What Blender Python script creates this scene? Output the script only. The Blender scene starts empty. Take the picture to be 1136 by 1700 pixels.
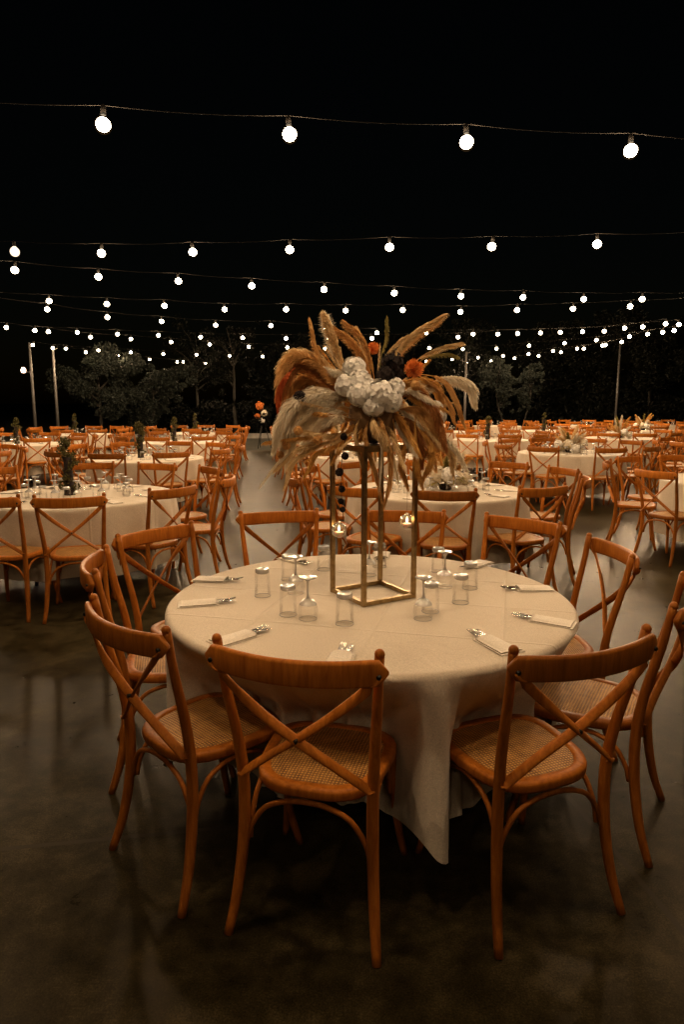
import bpy, math, random
import numpy as np
from mathutils import Vector, Matrix
R = math.radians
scene = bpy.context.scene
COL = scene.collection

# ---------------------------------------------------------------- camera, sky, exposure
CAM_H = 1.575
cam_d = bpy.data.cameras.new('camera')
cam = bpy.data.objects.new('camera', cam_d); COL.objects.link(cam)
cam.location = (0, 0, CAM_H); cam.rotation_euler = (R(90) - 0.161, 0, 0)
cam_d.sensor_fit = 'VERTICAL'; cam_d.sensor_height = 36; cam_d.lens = 1120 / 1700 * 36
cam_d.clip_start = 0.05; cam_d.clip_end = 3000
scene.camera = cam

world = bpy.data.worlds.new('World'); scene.world = world; world.use_nodes = True
wn = world.node_tree; wn.nodes.clear()
sky = wn.nodes.new('ShaderNodeTexSky'); sky.sky_type = 'NISHITA'; sky.sun_disc = False
sky.sun_elevation = R(3); sky.sun_rotation = R(180)
bg = wn.nodes.new('ShaderNodeBackground'); bg.inputs[1].default_value = 0.0003
wo = wn.nodes.new('ShaderNodeOutputWorld')
wn.links.new(sky.outputs[0], bg.inputs[0]); wn.links.new(bg.outputs[0], wo.inputs[0])

vs = scene.view_settings
vs.view_transform = 'Standard'; vs.look = 'None'; vs.gamma = 1.0; vs.exposure = 0.82; vs.use_curve_mapping = False
scene.render.engine = 'CYCLES'
cy = scene.cycles
cy.max_bounces = 7; cy.diffuse_bounces = 3; cy.glossy_bounces = 3; cy.transmission_bounces = 6
cy.transparent_max_bounces = 24; cy.caustics_reflective = False; cy.caustics_refractive = False
cy.sample_clamp_indirect = 1.0; cy.sample_clamp_direct = 0.0
cy.use_denoising = True; cy.filter_width = 1.5
cy.use_light_tree = True

BULB_Z = 3.5
BULB_W = 62.0          # watts per bulb
BULB_COL = (1.0, 0.66, 0.37)

# ---------------------------------------------------------------- tagging helpers
def tag(o, label=None, cat=None, group=None, kind=None):
    if label: o['label'] = label
    if cat: o['category'] = cat
    if group: o['group'] = group
    if kind: o['kind'] = kind
    return o

def empty(name, loc=(0, 0, 0), rz=0.0, label=None, cat=None, group=None):
    o = bpy.data.objects.new(name, None); COL.objects.link(o)
    o.empty_display_size = 0.1
    o.location = loc; o.rotation_euler = (0, 0, rz)
    return tag(o, label, cat, group)

class MB:
    def __init__(s): s.v = []; s.f = []
    def add(s, vs_, fs_):
        n = len(s.v); s.v.extend([tuple(p) for p in vs_]); s.f.extend([tuple(i + n for i in f) for f in fs_])
    def box(s, c, h, rz=0.0):
        cx, cy_, cz = c; hx, hy, hz = h; cr, sr = math.cos(rz), math.sin(rz); p = []
        for sx in (-1, 1):
            for sy in (-1, 1):
                for sz in (-1, 1):
                    x, y = sx * hx, sy * hy
                    p.append((cx + x * cr - y * sr, cy_ + x * sr + y * cr, cz + sz * hz))
        s.add(p, [(0, 1, 3, 2), (4, 6, 7, 5), (0, 4, 5, 1), (2, 3, 7, 6), (0, 2, 6, 4), (1, 5, 7, 3)])
    def sweep(s, path, prof, scales=None, up=(0, 0, 1), caps=True):
        """prof: list of 2-D points (side, up); scales: per point (su, sv)"""
        P = [Vector(p) for p in path]; n = len(P); m = len(prof); up = Vector(up); vs_ = []
        for i, p in enumerate(P):
            t = (P[min(i + 1, n - 1)] - P[max(i - 1, 0)]).normalized()
            side = t.cross(up)
            if side.length < 1e-4: side = t.cross(Vector((1, 0, 0)))
            side.normalize(); u = side.cross(t).normalized()
            sc = scales[i] if scales else (1, 1)
            if not isinstance(sc, tuple): sc = (sc, sc)
            for a, b in prof: vs_.append(p + side * a * sc[0] + u * b * sc[1])
        fs_ = []
        for i in range(n - 1):
            for j in range(m):
                k = (j + 1) % m
                fs_.append((i * m + j, i * m + k, (i + 1) * m + k, (i + 1) * m + j))
        if caps:
            fs_.append(tuple(range(m - 1, -1, -1))); fs_.append(tuple((n - 1) * m + j for j in range(m)))
        s.add(vs_, fs_)
    def tube(s, path, r, seg=8, up=(0, 0, 1), caps=True):
        rs = r if isinstance(r, (list, tuple)) else [r] * len(path)
        prof = [(math.cos(2 * math.pi * j / seg), math.sin(2 * math.pi * j / seg)) for j in range(seg)]
        s.sweep(path, prof, [(q, q) for q in rs], up, caps)
    def lathe(s, prof, seg=20, c=(0, 0, 0), close=False):
        vs_ = []; n = len(prof)
        for r_, z in prof:
            for j in range(seg):
                a = 2 * math.pi * j / seg
                vs_.append((c[0] + r_ * math.cos(a), c[1] + r_ * math.sin(a), c[2] + z))
        fs_ = []
        for i in range(n - 1):
            for j in range(seg):
                k = (j + 1) % seg
                fs_.append((i * seg + j, i * seg + k, (i + 1) * seg + k, (i + 1) * seg + j))
        s.add(vs_, fs_)
    def ball(s, c, r, seg=10, rings=7, sz=1.0):
        prof = [(max(1e-5, r * math.sin(math.pi * i / rings)), -r * sz * math.cos(math.pi * i / rings)) for i in range(rings + 1)]
        s.lathe(prof, seg, c)
    def mesh(s, name, mat, smooth=True):
        me = bpy.data.meshes.new(name); me.from_pydata(s.v, [], s.f); me.update()
        if smooth: me.polygons.foreach_set('use_smooth', [True] * len(me.polygons))
        if mat: me.materials.append(mat)
        return me
    def build(s, name, mat, parent=None, smooth=True):
        o = bpy.data.objects.new(name, s.mesh(name, mat, smooth)); COL.objects.link(o)
        if parent: o.parent = parent
        return o

def crom(pts, n=4):
    P = [Vector(p) for p in pts]; P = [2 * P[0] - P[1]] + P + [2 * P[-1] - P[-2]]; out = []
    for i in range(1, len(P) - 2):
        for k in range(n):
            t = k / n; a, b, c, d = P[i - 1], P[i], P[i + 1], P[i + 2]
            out.append(0.5 * ((2 * b) + (c - a) * t + (2 * a - 5 * b + 4 * c - d) * t * t + (3 * b - a - 3 * c + d) * t ** 3))
    out.append(P[-2]); return out

def kids(o): return [c for c in bpy.data.objects if c.parent == o]
_kid_cache = {}
def copy_tree(o, parent=None):
    c = o.copy(); COL.objects.link(c)
    if parent: c.parent = parent
    if o.name not in _kid_cache: _kid_cache[o.name] = kids(o)
    for ch in _kid_cache[o.name]: copy_tree(ch, c)
    return c

# ---------------------------------------------------------------- materials
def mat(name, base=(0.5, 0.5, 0.5), rough=0.5, metal=0.0, **kw):
    m = bpy.data.materials.new(name); m.use_nodes = True
    b = m.node_tree.nodes['Principled BSDF']
    b.inputs['Base Color'].default_value = (*base, 1); b.inputs['Roughness'].default_value = rough
    b.inputs['Metallic'].default_value = metal
    for k, v in kw.items(): b.inputs[k].default_value = v
    return m
def nd(m, t, **kw):
    n = m.node_tree.nodes.new(t)
    for k, v in kw.items(): setattr(n, k, v)
    return n
def lk(m, a, b): m.node_tree.links.new(a, b)
def bsdf(m): return m.node_tree.nodes['Principled BSDF']
def coords(m, scale=(1, 1, 1), kind='Object'):
    tc = nd(m, 'ShaderNodeTexCoord'); mp = nd(m, 'ShaderNodeMapping'); mp.inputs['Scale'].default_value = scale
    lk(m, tc.outputs[kind], mp.inputs['Vector']); return mp.outputs['Vector']
def noise(m, vec, scale, detail=4, rough=0.6, dist=0.0):
    n = nd(m, 'ShaderNodeTexNoise'); n.inputs['Scale'].default_value = scale; n.inputs['Detail'].default_value = detail
    n.inputs['Roughness'].default_value = rough; n.inputs['Distortion'].default_value = dist
    lk(m, vec, n.inputs['Vector']); return n.outputs['Fac']
def ramp(m, fac, stops):
    r = nd(m, 'ShaderNodeValToRGB'); e = r.color_ramp.elements
    while len(e) < len(stops): e.new(0.5)
    for i, (p, c) in enumerate(stops): e[i].position = p; e[i].color = (*c, 1)
    lk(m, fac, r.inputs['Fac']); return r.outputs['Color']
def bump(m, h, strength, dist, prev=None):
    b = nd(m, 'ShaderNodeBump'); b.inputs['Strength'].default_value = strength; b.inputs['Distance'].default_value = dist
    lk(m, h, b.inputs['Height'])
    if prev is not None: lk(m, prev, b.inputs['Normal'])
    return b.outputs['Normal']
def math_n(m, op, a, b=None):
    n = nd(m, 'ShaderNodeMath', operation=op)
    for i, q in enumerate((a, b)):
        if q is None: continue
        if isinstance(q, (int, float)): n.inputs[i].default_value = q
        else: lk(m, q, n.inputs[i])
    return n.outputs[0]

def wood_mat(name, dark, light):
    m = mat(name, rough=0.42); bsdf(m).inputs['Specular IOR Level'].default_value = 0.12; v = coords(m, (1, 1, 0.12))
    n1 = noise(m, v, 60, 5, 0.65, 0.6)
    oi = nd(m, 'ShaderNodeObjectInfo')
    c = ramp(m, n1, [(0.3, dark), (0.7, light)])
    hs = nd(m, 'ShaderNodeHueSaturation'); lk(m, c, hs.inputs['Color'])
    lk(m, math_n(m, 'ADD', math_n(m, 'MULTIPLY', oi.outputs['Random'], 0.6), 0.66), hs.inputs['Value'])
    lk(m, hs.outputs['Color'], bsdf(m).inputs['Base Color'])
    n2 = noise(m, coords(m), 18, 3)
    lk(m, math_n(m, 'ADD', math_n(m, 'MULTIPLY', n2, 0.3), 0.26), bsdf(m).inputs['Roughness'])
    lk(m, bump(m, n1, 0.15, 0.001), bsdf(m).inputs['Normal'])
    return m
M = {}
M['wood'] = wood_mat('varnished_beech', (0.24, 0.069, 0.007), (0.46, 0.152, 0.020))
m = M['rattan'] = mat('woven_rattan', rough=0.6); v = coords(m)
w1 = nd(m, 'ShaderNodeTexWave', wave_type='BANDS', bands_direction='X'); w1.inputs['Scale'].default_value = 30; w1.inputs['Distortion'].default_value = 1.2
w2 = nd(m, 'ShaderNodeTexWave', wave_type='BANDS', bands_direction='Y'); w2.inputs['Scale'].default_value = 30; w2.inputs['Distortion'].default_value = 1.2
lk(m, v, w1.inputs['Vector']); lk(m, v, w2.inputs['Vector'])
wv = math_n(m, 'MULTIPLY', w1.outputs['Fac'], w2.outputs['Fac'])
nz = noise(m, v, 25, 5)
lk(m, ramp(m, math_n(m, 'ADD', math_n(m, 'MULTIPLY', wv, 0.6), math_n(m, 'MULTIPLY', nz, 0.5)), [(0.15, (0.10, 0.035, 0.007)), (0.7, (0.66, 0.34, 0.080))]), bsdf(m).inputs['Base Color'])
lk(m, bump(m, wv, 0.7, 0.003), bsdf(m).inputs['Normal'])

def cloth_mat(name, col):
    m = mat(name, col, 0.85); v = coords(m)
    n1 = noise(m, v, 420, 2, 0.7); n2 = noise(m, v, 5, 4, 0.55, 0.8)
    hsv = ramp(m, noise(m, v, 210, 3, 0.9), [(0.25, tuple(c * 0.60 for c in col)), (0.75, tuple(min(1, c * 1.25) for c in col))])
    lk(m, hsv, bsdf(m).inputs['Base Color'])
    b1 = bump(m, n1, 0.35, 0.0015)
    b2 = bump(m, n2, 0.45, 0.014, b1)
    mp_ = nd(m, 'ShaderNodeMapping'); mp_.inputs['Rotation'].default_value = (0, 0, R(14)); mp_.inputs['Location'].default_value = (.13, .21, 0); tc_ = nd(m, 'ShaderNodeTexCoord'); lk(m, tc_.outputs['Object'], mp_.inputs['Vector'])
    sp_ = nd(m, 'ShaderNodeSeparateXYZ'); lk(m, mp_.outputs['Vector'], sp_.inputs[0]); cr = None
    for ax, per in ((0, .46), (1, .40)):
        dd = math_n(m, 'ABSOLUTE', math_n(m, 'SUBTRACT', math_n(m, 'FRACT', math_n(m, 'DIVIDE', sp_.outputs[ax], per)), .5))
        rg_ = math_n(m, 'MAXIMUM', math_n(m, 'SUBTRACT', 1.0, math_n(m, 'DIVIDE', dd, .022)), 0.0)
        cr = rg_ if cr is None else math_n(m, 'MAXIMUM', cr, rg_)
    b2 = bump(m, cr, 0.55 if name == 'cream_linen' else 0.0, 0.006, b2)
    lk(m, b2, bsdf(m).inputs['Normal'])
    bsdf(m).inputs['Sheen Weight'].default_value = 0.15
    return m
M['cloth'] = cloth_mat('cream_linen', (0.61, 0.53, 0.415))
M['napkin'] = cloth_mat('napkin_linen', (0.76, 0.70, 0.60))
M['steel'] = mat('polished_steel', (0.42, 0.40, 0.37), 0.14, 1.0)
M['brass'] = mat('antique_brass', (0.40, 0.28, 0.13), 0.36, 1.0)
m = M['brass']; lk(m, ramp(m, noise(m, coords(m), 40, 5), [(0.3, (0.24, 0.165, 0.075)), (0.7, (0.52, 0.38, 0.19))]), bsdf(m).inputs['Base Color'])
M['bolt'] = mat('dark_bolt', (0.03, 0.028, 0.025), 0.4, 0.8)
M['cable'] = mat('black_rubber_cable', (0.006, 0.005, 0.004), 0.8, 0, **{'Specular IOR Level': 0.15})
M['plastic'] = mat('table_plywood', (0.22, 0.17, 0.11), 0.6)
M['wax'] = mat('white_wax', (0.85, 0.8, 0.7), 0.4, 0, **{'Subsurface Weight': 0.3})

def thin_glass(name, tint, power=1.0, painted_glint=0.0, gr=0.035, cap=0.55):
    m = bpy.data.materials.new(name); m.use_nodes = True; nt = m.node_tree; nt.nodes.clear()
    o = nt.nodes.new('ShaderNodeOutputMaterial'); mx = nt.nodes.new('ShaderNodeMixShader')
    tr = nt.nodes.new('ShaderNodeBsdfTransparent'); gl = nt.nodes.new('ShaderNodeBsdfGlossy'); fr = nt.nodes.new('ShaderNodeFresnel')
    tr.inputs[0].default_value = (*tint, 1); gl.inputs['Roughness'].default_value = 0.035; fr.inputs[0].default_value = 1.5
    mu = nt.nodes.new('ShaderNodeMath'); mu.operation = 'MULTIPLY'; mu.use_clamp = True; mu.inputs[1].default_value = power
    mn = nt.nodes.new('ShaderNodeMath'); mn.operation = 'MINIMUM'; mn.inputs[1].default_value = cap
    nt.links.new(fr.outputs[0], mu.inputs[0]); nt.links.new(mu.outputs[0], mn.inputs[0]); nt.links.new(mn.outputs[0], mx.inputs[0])
    gl.inputs['Roughness'].default_value = gr
    nt.links.new(tr.outputs[0], mx.inputs[1]); nt.links.new(gl.outputs[0], mx.inputs[2])
    if painted_glint:  # white diffuse share painted into the glass in place of bright highlights
        m2 = nt.nodes.new('ShaderNodeMixShader'); m2.inputs[0].default_value = painted_glint; df = nt.nodes.new('ShaderNodeBsdfDiffuse'); df.inputs[0].default_value = (.9, .9, .88, 1)
        nt.links.new(mx.outputs[0], m2.inputs[1]); nt.links.new(df.outputs[0], m2.inputs[2]); nt.links.new(m2.outputs[0], o.inputs[0])
    else: nt.links.new(mx.outputs[0], o.inputs[0])
    return m
M['glass'] = thin_glass('clear_glass_wall', (0.995, 0.995, 0.99), 0.9, 0.0, 0.06, 0.3)
M['thick'] = thin_glass('thick_glass_painted_glint', (0.97, 0.97, 0.96), 9.0, 0.30, 0.035, 0.85)  # clear glass; the white in it is painted highlight on bases, stems and rims
M['globe_glass'] = thin_glass('tealight_globe_glass', (0.97, 0.96, 0.94), 3.5, 0.05, 0.06, 0.85)

# emission of the lamps
def emit(name, col, s):
    m = bpy.data.materials.new(name); m.use_nodes = True; nt = m.node_tree; nt.nodes.clear()
    o = nt.nodes.new('ShaderNodeOutputMaterial'); e = nt.nodes.new('ShaderNodeEmission')
    e.inputs[0].default_value = (*col, 1); e.inputs[1].default_value = s; nt.links.new(e.outputs[0], o.inputs[0])
    m.cycles.emission_sampling = 'NONE'; return m
M['bulb'] = emit('lit_bulb_core', (1.0, 0.84, 0.60), 26)
def glow_glass():
    m = bpy.data.materials.new('glowing_globe_glass'); m.use_nodes = True; nt = m.node_tree; nt.nodes.clear()
    o = nt.nodes.new('ShaderNodeOutputMaterial'); t = nt.nodes.new('ShaderNodeBsdfTransparent'); e = nt.nodes.new('ShaderNodeEmission'); a = nt.nodes.new('ShaderNodeAddShader')
    e.inputs[0].default_value = (1.0, 0.55, 0.2, 1); e.inputs[1].default_value = 0.006
    nt.links.new(t.outputs[0], a.inputs[0]); nt.links.new(e.outputs[0], a.inputs[1]); nt.links.new(a.outputs[0], o.inputs[0]); m.cycles.emission_sampling = 'NONE'; return m
M['globe'] = glow_glass()
M['bulb_dim'] = emit('dim_bulb_glass', (1.0, 0.72, 0.5), 1.2)
M['flame'] = emit('candle_flame', (1.0, 0.72, 0.35), 6)
M['lantern'] = emit('lantern_glass', (1.0, 0.62, 0.42), 5)

# concrete floor
m = M['concrete'] = mat('polished_concrete', rough=0.35); v = coords(m)
n1 = noise(m, v, 0.55, 8, 0.62, 0.5); n2 = noise(m, v, 9, 6, 0.7); n3 = noise(m, v, 170, 3, 0.85)
mix = math_n(m, 'ADD', math_n(m, 'ADD', math_n(m, 'MULTIPLY', n1, 0.45), math_n(m, 'MULTIPLY', n2, 0.25)), math_n(m, 'MULTIPLY', n3, 0.3))
colr = ramp(m, mix, [(0.42, (0.007, 0.0055, 0.002)), (0.5, (0.024, 0.0185, 0.008)), (0.585, (0.066, 0.052, 0.026))])
mp = nd(m, 'ShaderNodeMapping'); tc = nd(m, 'ShaderNodeTexCoord'); mp.inputs['Rotation'].default_value = (0, 0, -R(9.0)); mp.inputs['Location'].default_value = (0.9, -0.55 - 4.0, 0)
lk(m, tc.outputs['Object'], mp.inputs['Vector'])
sx = nd(m, 'ShaderNodeSeparateXYZ'); lk(m, mp.outputs['Vector'], sx.inputs[0])
def joint(c):
    fr = math_n(m, 'ABSOLUTE', math_n(m, 'SUBTRACT', math_n(m, 'FRACT', math_n(m, 'DIVIDE', c, 4.4)), 0.5))
    return math_n(m, 'LESS_THAN', fr, 0.0024)
jt = math_n(m, 'MAXIMUM', joint(sx.outputs[0]), joint(sx.outputs[1]))
mxc = nd(m, 'ShaderNodeMix', data_type='RGBA'); lk(m, jt, mxc.inputs[0]); lk(m, colr, mxc.inputs[6]); mxc.inputs[7].default_value = (0.03, 0.024, 0.015, 1)
lk(m, mxc.outputs[2], bsdf(m).inputs['Base Color'])
lk(m, math_n(m, 'ADD', math_n(m, 'MULTIPLY', n2, 0.16), 0.22), bsdf(m).inputs['Roughness']); bsdf(m).inputs['IOR'].default_value = 1.115; bsdf(m).inputs['Specular Tint'].default_value = (1.0, .74, .48, 1)
bb = bump(m, n2, 0.03, 0.003); lk(m, bump(m, n1, 0.06, 0.02, bb), bsdf(m).inputs['Normal'])
m = M['soil'] = mat('dark_soil', rough=0.95); v = coords(m)
lk(m, ramp(m, noise(m, v, 1.3, 8, 0.7), [(0.3, (0.018, 0.017, 0.010)), (0.7, (0.055, 0.050, 0.030))]), bsdf(m).inputs['Base Color'])
m = M['kerb'] = mat('grey_kerb_concrete', rough=0.8); lk(m, ramp(m, noise(m, coords(m), 6, 6), [(0.3, (0.18, 0.17, 0.15)), (0.7, (0.32, 0.3, 0.27))]), bsdf(m).inputs['Base Color'])

def leaf_mat(name, a, b, rough=0.6):
    m = mat(name, rough=rough); bsdf(m).inputs['Specular IOR Level'].default_value = 0.08
    lk(m, ramp(m, noise(m, coords(m), 1.6, 4), [(0.35, a), (0.65, b)]), bsdf(m).inputs['Base Color']); return m
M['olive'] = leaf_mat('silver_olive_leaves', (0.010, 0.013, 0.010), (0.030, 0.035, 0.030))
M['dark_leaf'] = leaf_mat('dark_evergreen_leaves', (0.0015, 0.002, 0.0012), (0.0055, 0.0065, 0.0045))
M['vine'] = leaf_mat('dusty_vine_leaves', (0.035, 0.036, 0.012), (0.14, 0.12, 0.045))
M['bark'] = leaf_mat('grey_bark', (0.02, 0.019, 0.016), (0.045, 0.042, 0.036), 0.9)
M['pole'] = mat('painted_steel_pole', (0.13, 0.125, 0.12), 0.45, 0.3)

def tuft_mat(name, a, b, rough=0.7):
    m = mat(name, rough=rough); c = ramp(m, noise(m, coords(m), 22, 4, 0.7), [(0.35, a), (0.65, b)])
    lk(m, c, bsdf(m).inputs['Base Color']); bsdf(m).inputs['Specular IOR Level'].default_value = 0.25
    t = nd(m, 'ShaderNodeBsdfTranslucent'); lk(m, c, t.inputs['Color']); x = nd(m, 'ShaderNodeMixShader'); x.inputs[0].default_value = 0.12 if name == 'white_hydrangea' else 0.33
    o = [n for n in m.node_tree.nodes if n.type == 'OUTPUT_MATERIAL'][0]
    lk(m, bsdf(m).outputs[0], x.inputs[1]); lk(m, t.outputs[0], x.inputs[2]); lk(m, x.outputs[0], o.inputs['Surface']); return m
M['p_cream'] = tuft_mat('cream_pampas', (0.85, 0.75, 0.57), (0.95, 0.89, 0.76))
M['p_tan'] = tuft_mat('tan_pampas', (0.66, 0.45, 0.20), (0.88, 0.70, 0.42))
M['p_brown'] = tuft_mat('brown_pampas', (0.54, 0.285, 0.09), (0.80, 0.50, 0.20))
M['p_rust'] = tuft_mat('rust_pampas', (0.34, 0.13, 0.035), (0.56, 0.25, 0.075))
M['p_red'] = tuft_mat('red_amaranth', (0.42, 0.075, 0.016), (0.60, 0.13, 0.03))
M['p_gold'] = tuft_mat('golden_grass', (0.55, 0.28, 0.07), (0.78, 0.47, 0.14))
M['p_white'] = tuft_mat('white_hydrangea', (0.90, 0.87, 0.80), (0.98, 0.96, 0.91))
M['p_green'] = tuft_mat('olive_grass', (0.20, 0.17, 0.055), (0.36, 0.30, 0.10))
M['f_orange'] = tuft_mat('orange_protea', (0.62, 0.16, 0.03), (0.80, 0.30, 0.07))
M['f_dark'] = tuft_mat('dark_dahlia', (0.012, 0.010, 0.010), (0.045, 0.030, 0.028))
M['f_stem'] = mat('dry_stem', (0.18, 0.10, 0.04), 0.8)

# ---------------------------------------------------------------- setting
# everything is laid out on the rotated seating grid
UX, VX = Vector((3.15, 0.5)), Vector((-0.5, 4.12))
g = MB(); g.add([(-400, -200, -0.06), (400, -200, -0.06), (400, 900, -0.06), (-400, 900, -0.06)], [(0, 1, 2, 3)])
tag(g.build('ground', M['soil'], smooth=False), kind='structure')
sl = MB()
pts = [(-16, -6), (22, -6), (22, 33.0), (8, 27.2), (-2.4, 22.6), (-16, 19.2)]
n = len(pts)
sl.add([(x, y, 0) for x, y in pts] + [(x, y, -0.3) for x, y in pts], [tuple(range(n))] + [(i + n, (i + 1) % n + n, (i + 1) % n, i) for i in range(n)])
tag(sl.build('floor', M['concrete'], smooth=False), kind='structure')
kb = MB(); kb.box((-1.5, 31.6, 0.02), (10.0, 0.12, 0.14), R(6))
tag(kb.build('kerb', M['kerb'], smooth=False), kind='structure')

# ---------------------------------------------------------------- string lights
def px_ray(x, y):
    c, s = math.cos(0.161), math.sin(0.161); u = (x - 568) / 1120; v = (850 - y) / 1120
    return Vector((u, c + v * s, -s + v * c))
def on_height(x, y, z):
    d = px_ray(x, y); return Vector((0, 0, CAM_H)) + d * ((z - CAM_H) / d.z)

bulb_mb = MB()
bulb_mb.lathe([(0.0005, -0.060), (0.023, -0.0555), (0.0425, -0.0425), (0.0555, -0.023), (0.060, 0.0), (0.0555, 0.023), (0.0425, 0.0425), (0.027, 0.056), (0.018, 0.066)], 14)
BULB_ME = bulb_mb.mesh('bulb', M['globe']); core_mb = MB(); core_mb.ball((0, 0, 0.004), 0.050, 20, 14, 0.93); CORE_ME = core_mb.mesh('filament_core', M['bulb']); BULB_DIM = bulb_mb.mesh('bulb', M['bulb_dim'])
sk = MB(); sk.lathe([(0.0005, 0.066), (0.019, 0.066), (0.020, 0.10), (0.015, 0.125), (0.006, 0.135), (0.0005, 0.136)], 10)
SOCK_ME = sk.mesh('socket', M['cable'])
def bulb_light(w=BULB_W):
    l = bpy.data.lights.new('bulb_light', 'POINT'); l.energy = w; l.color = BULB_COL; l.shadow_soft_size = 0.068; return l
LIGHT = bulb_light(); LIGHT0 = bulb_light(68.0); LIGHTB = bulb_light(23.0)

def string_of_lights(pix, label, ext=(1, 1), dim=(), skip_light=1):
    P = [on_height(x, y, BULB_Z) for x, y in pix]
    root = empty('string_lights', (P[0].x, P[0].y, 0), 0, label, 'string lights', 'strings of festoon bulbs')
    base = root.location
    seq = list(P)
    if ext[0]:
        d = P[0] - P[1]
        for k in range(1, ext[0] + 1): seq.insert(0, P[0] + d * k)
    if ext[1]:
        d = P[-1] - P[-2]
        for k in range(1, ext[1] + 1): seq.append(P[-1] + d * k)
    rnd = random.Random(label)
    for i, p in enumerate(seq):
        b = bpy.data.objects.new('bulb', BULB_DIM if (i - ext[0]) in dim else BULB_ME); COL.objects.link(b); b.parent = root
        b.location = p - base; b.rotation_euler = (rnd.uniform(-.12, .12), rnd.uniform(-.12, .12), rnd.uniform(0, 6))
        s_ = bpy.data.objects.new('socket', SOCK_ME); COL.objects.link(s_); s_.parent = b
        if b.data == BULB_ME: s_ = bpy.data.objects.new('filament_core', CORE_ME); COL.objects.link(s_); s_.parent = b
        if (i - ext[0]) not in dim and i % skip_light == 0:
            lo = bpy.data.objects.new('bulb_light', LIGHT); COL.objects.link(lo); lo.parent = b
    cb = MB(); path = []
    for i in range(len(seq) - 1):
        a, b_ = seq[i], seq[i + 1]
        for k in range(6):
            t = k / 6; q = a.lerp(b_, t) - base; q.z += 0.13 - 0.05 * (4 * t * (1 - t)) * min(1, (b_ - a).length / 3); path.append(q)
    path.append(seq[-1] - base + Vector((0, 0, 0.13)))
    cb.tube(path, 0.0028, 5)
    cb.build('cable', M['cable'], root)
    return root

STR = [
 ([(171,208),(481,224),(775,237),(1048,251)], 'nearest and highest string of lights with four large widely spaced bulbs', (2, 2), ()),
 ([(24,418),(168,421),(320,419),(481,415),(647,411),(817,410),(992,406)], 'second string of lights running level across the black sky', (1, 2), (0,)),
 ([(24,449),(163,460),(296,467),(418,475),(538,481),(655,487),(766,492),(869,494),(970,497),(1067,497)], 'third string of lights, sloping down from the left edge', (1, 1), ()),
 ([(81,500),(177,505),(273,508),(373,514),(475,514),(574,516),(669,515),(765,518),(859,515),(952,513),(1047,509)], 'fourth string of lights, just under the sloping third string', (1, 1), ()),
 ([(78,514),(178,527),(268,534),(358,540),(450,541),(540,547),(626,553)], 'string of lights falling from far left towards the flowers', (1, 0), ()),
 ([(128,552),(195,555),(263,557),(333,560),(403,561),(475,562),(546,562),(618,562),(689,560),(761,560),(827,555),(898,553),(968,551),(1038,545),(1106,538)], 'long string of lights level with the top of the plumes', (1, 0), ()),
 ([(708,553),(786,555),(860,554),(931,552),(1004,550),(1068,543),(1128,539)], 'string of lights rising to the right edge from the plumes', (0, 0), ()),
 ([(10,544),(80,551),(150,560),(217,563),(284,568),(348,572),(413,576),(477,577),(540,579)], 'string of lights above the olive tree, from left edge', (1, 0), ()),
 ([(54,573),(109,579),(163,582),(217,585),(271,588),(326,589),(381,591),(436,592)], 'string of lights starting at the leftmost pale pole', (0, 0), ()),
 ([(87,578),(142,585),(196,591),(248,597),(294,601),(341,603),(388,604),(435,605)], 'string of lights starting at the thinner second pole', (0, 0), ()),
 ([(304,601),(355,603),(406,607),(456,607),(529,604)], 'lowest far string of lights above the left tables', (0, 0), ()),
 ([(713,578),(769,580),(825,579),(879,574),(938,570),(991,565),(1046,559),(1101,552)], 'string of lights in front of the right evergreens, upper', (0, 1), ()),
 ([(775,602),(816,599),(855,595),(895,591),(932,585),(970,579),(1006,573),(1076,555),(1120,549)], 'lowest string of lights before the right evergreens', (0, 0), ()),
 ([(708,600),(751,597),(794,594),(836,591),(878,588),(919,583),(959,579),(1001,574),(1033,568)], 'string of lights crossing behind the far pole at centre right', (0, 0), ()),
]
for pix, lab, ext, dim in STR: string_of_lights(pix, lab, ext, dim)

# the same grid goes on over the camera: one more string, just above and out of the frame
def string_world(pts, label, LIGHT0):
    root = empty('string_lights', (*pts[0][:2], 0), 0, label, 'string lights', 'strings of festoon bulbs'); base = root.location.copy()
    P = [Vector((x, y, BULB_Z)) for x, y in pts]; cb = MB(); path = []
    for i, p in enumerate(P):
        b = bpy.data.objects.new('bulb', BULB_ME); COL.objects.link(b); b.parent = root; b.location = p - base
        s_ = bpy.data.objects.new('socket', SOCK_ME); COL.objects.link(s_); s_.parent = b
        if b.data == BULB_ME: s_ = bpy.data.objects.new('filament_core', CORE_ME); COL.objects.link(s_); s_.parent = b
        lo = bpy.data.objects.new('bulb_light', LIGHT0); COL.objects.link(lo); lo.parent = b
        path.append(p - base + Vector((0, 0, .13)))
    cb.tube(path, 0.0028, 5); cb.build('cable', M['cable'], root)
string_world([(-1.75 + 1.3 * i, 1.62 + .16 * i) for i in range(4)], 'string of lights passing over the front table, above the picture', LIGHT0)
string_world([(-3.2 + 1.3 * i, -2.6 + .16 * i) for i in range(6)], 'string of lights behind the camera, parallel to the others', LIGHTB)

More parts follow.
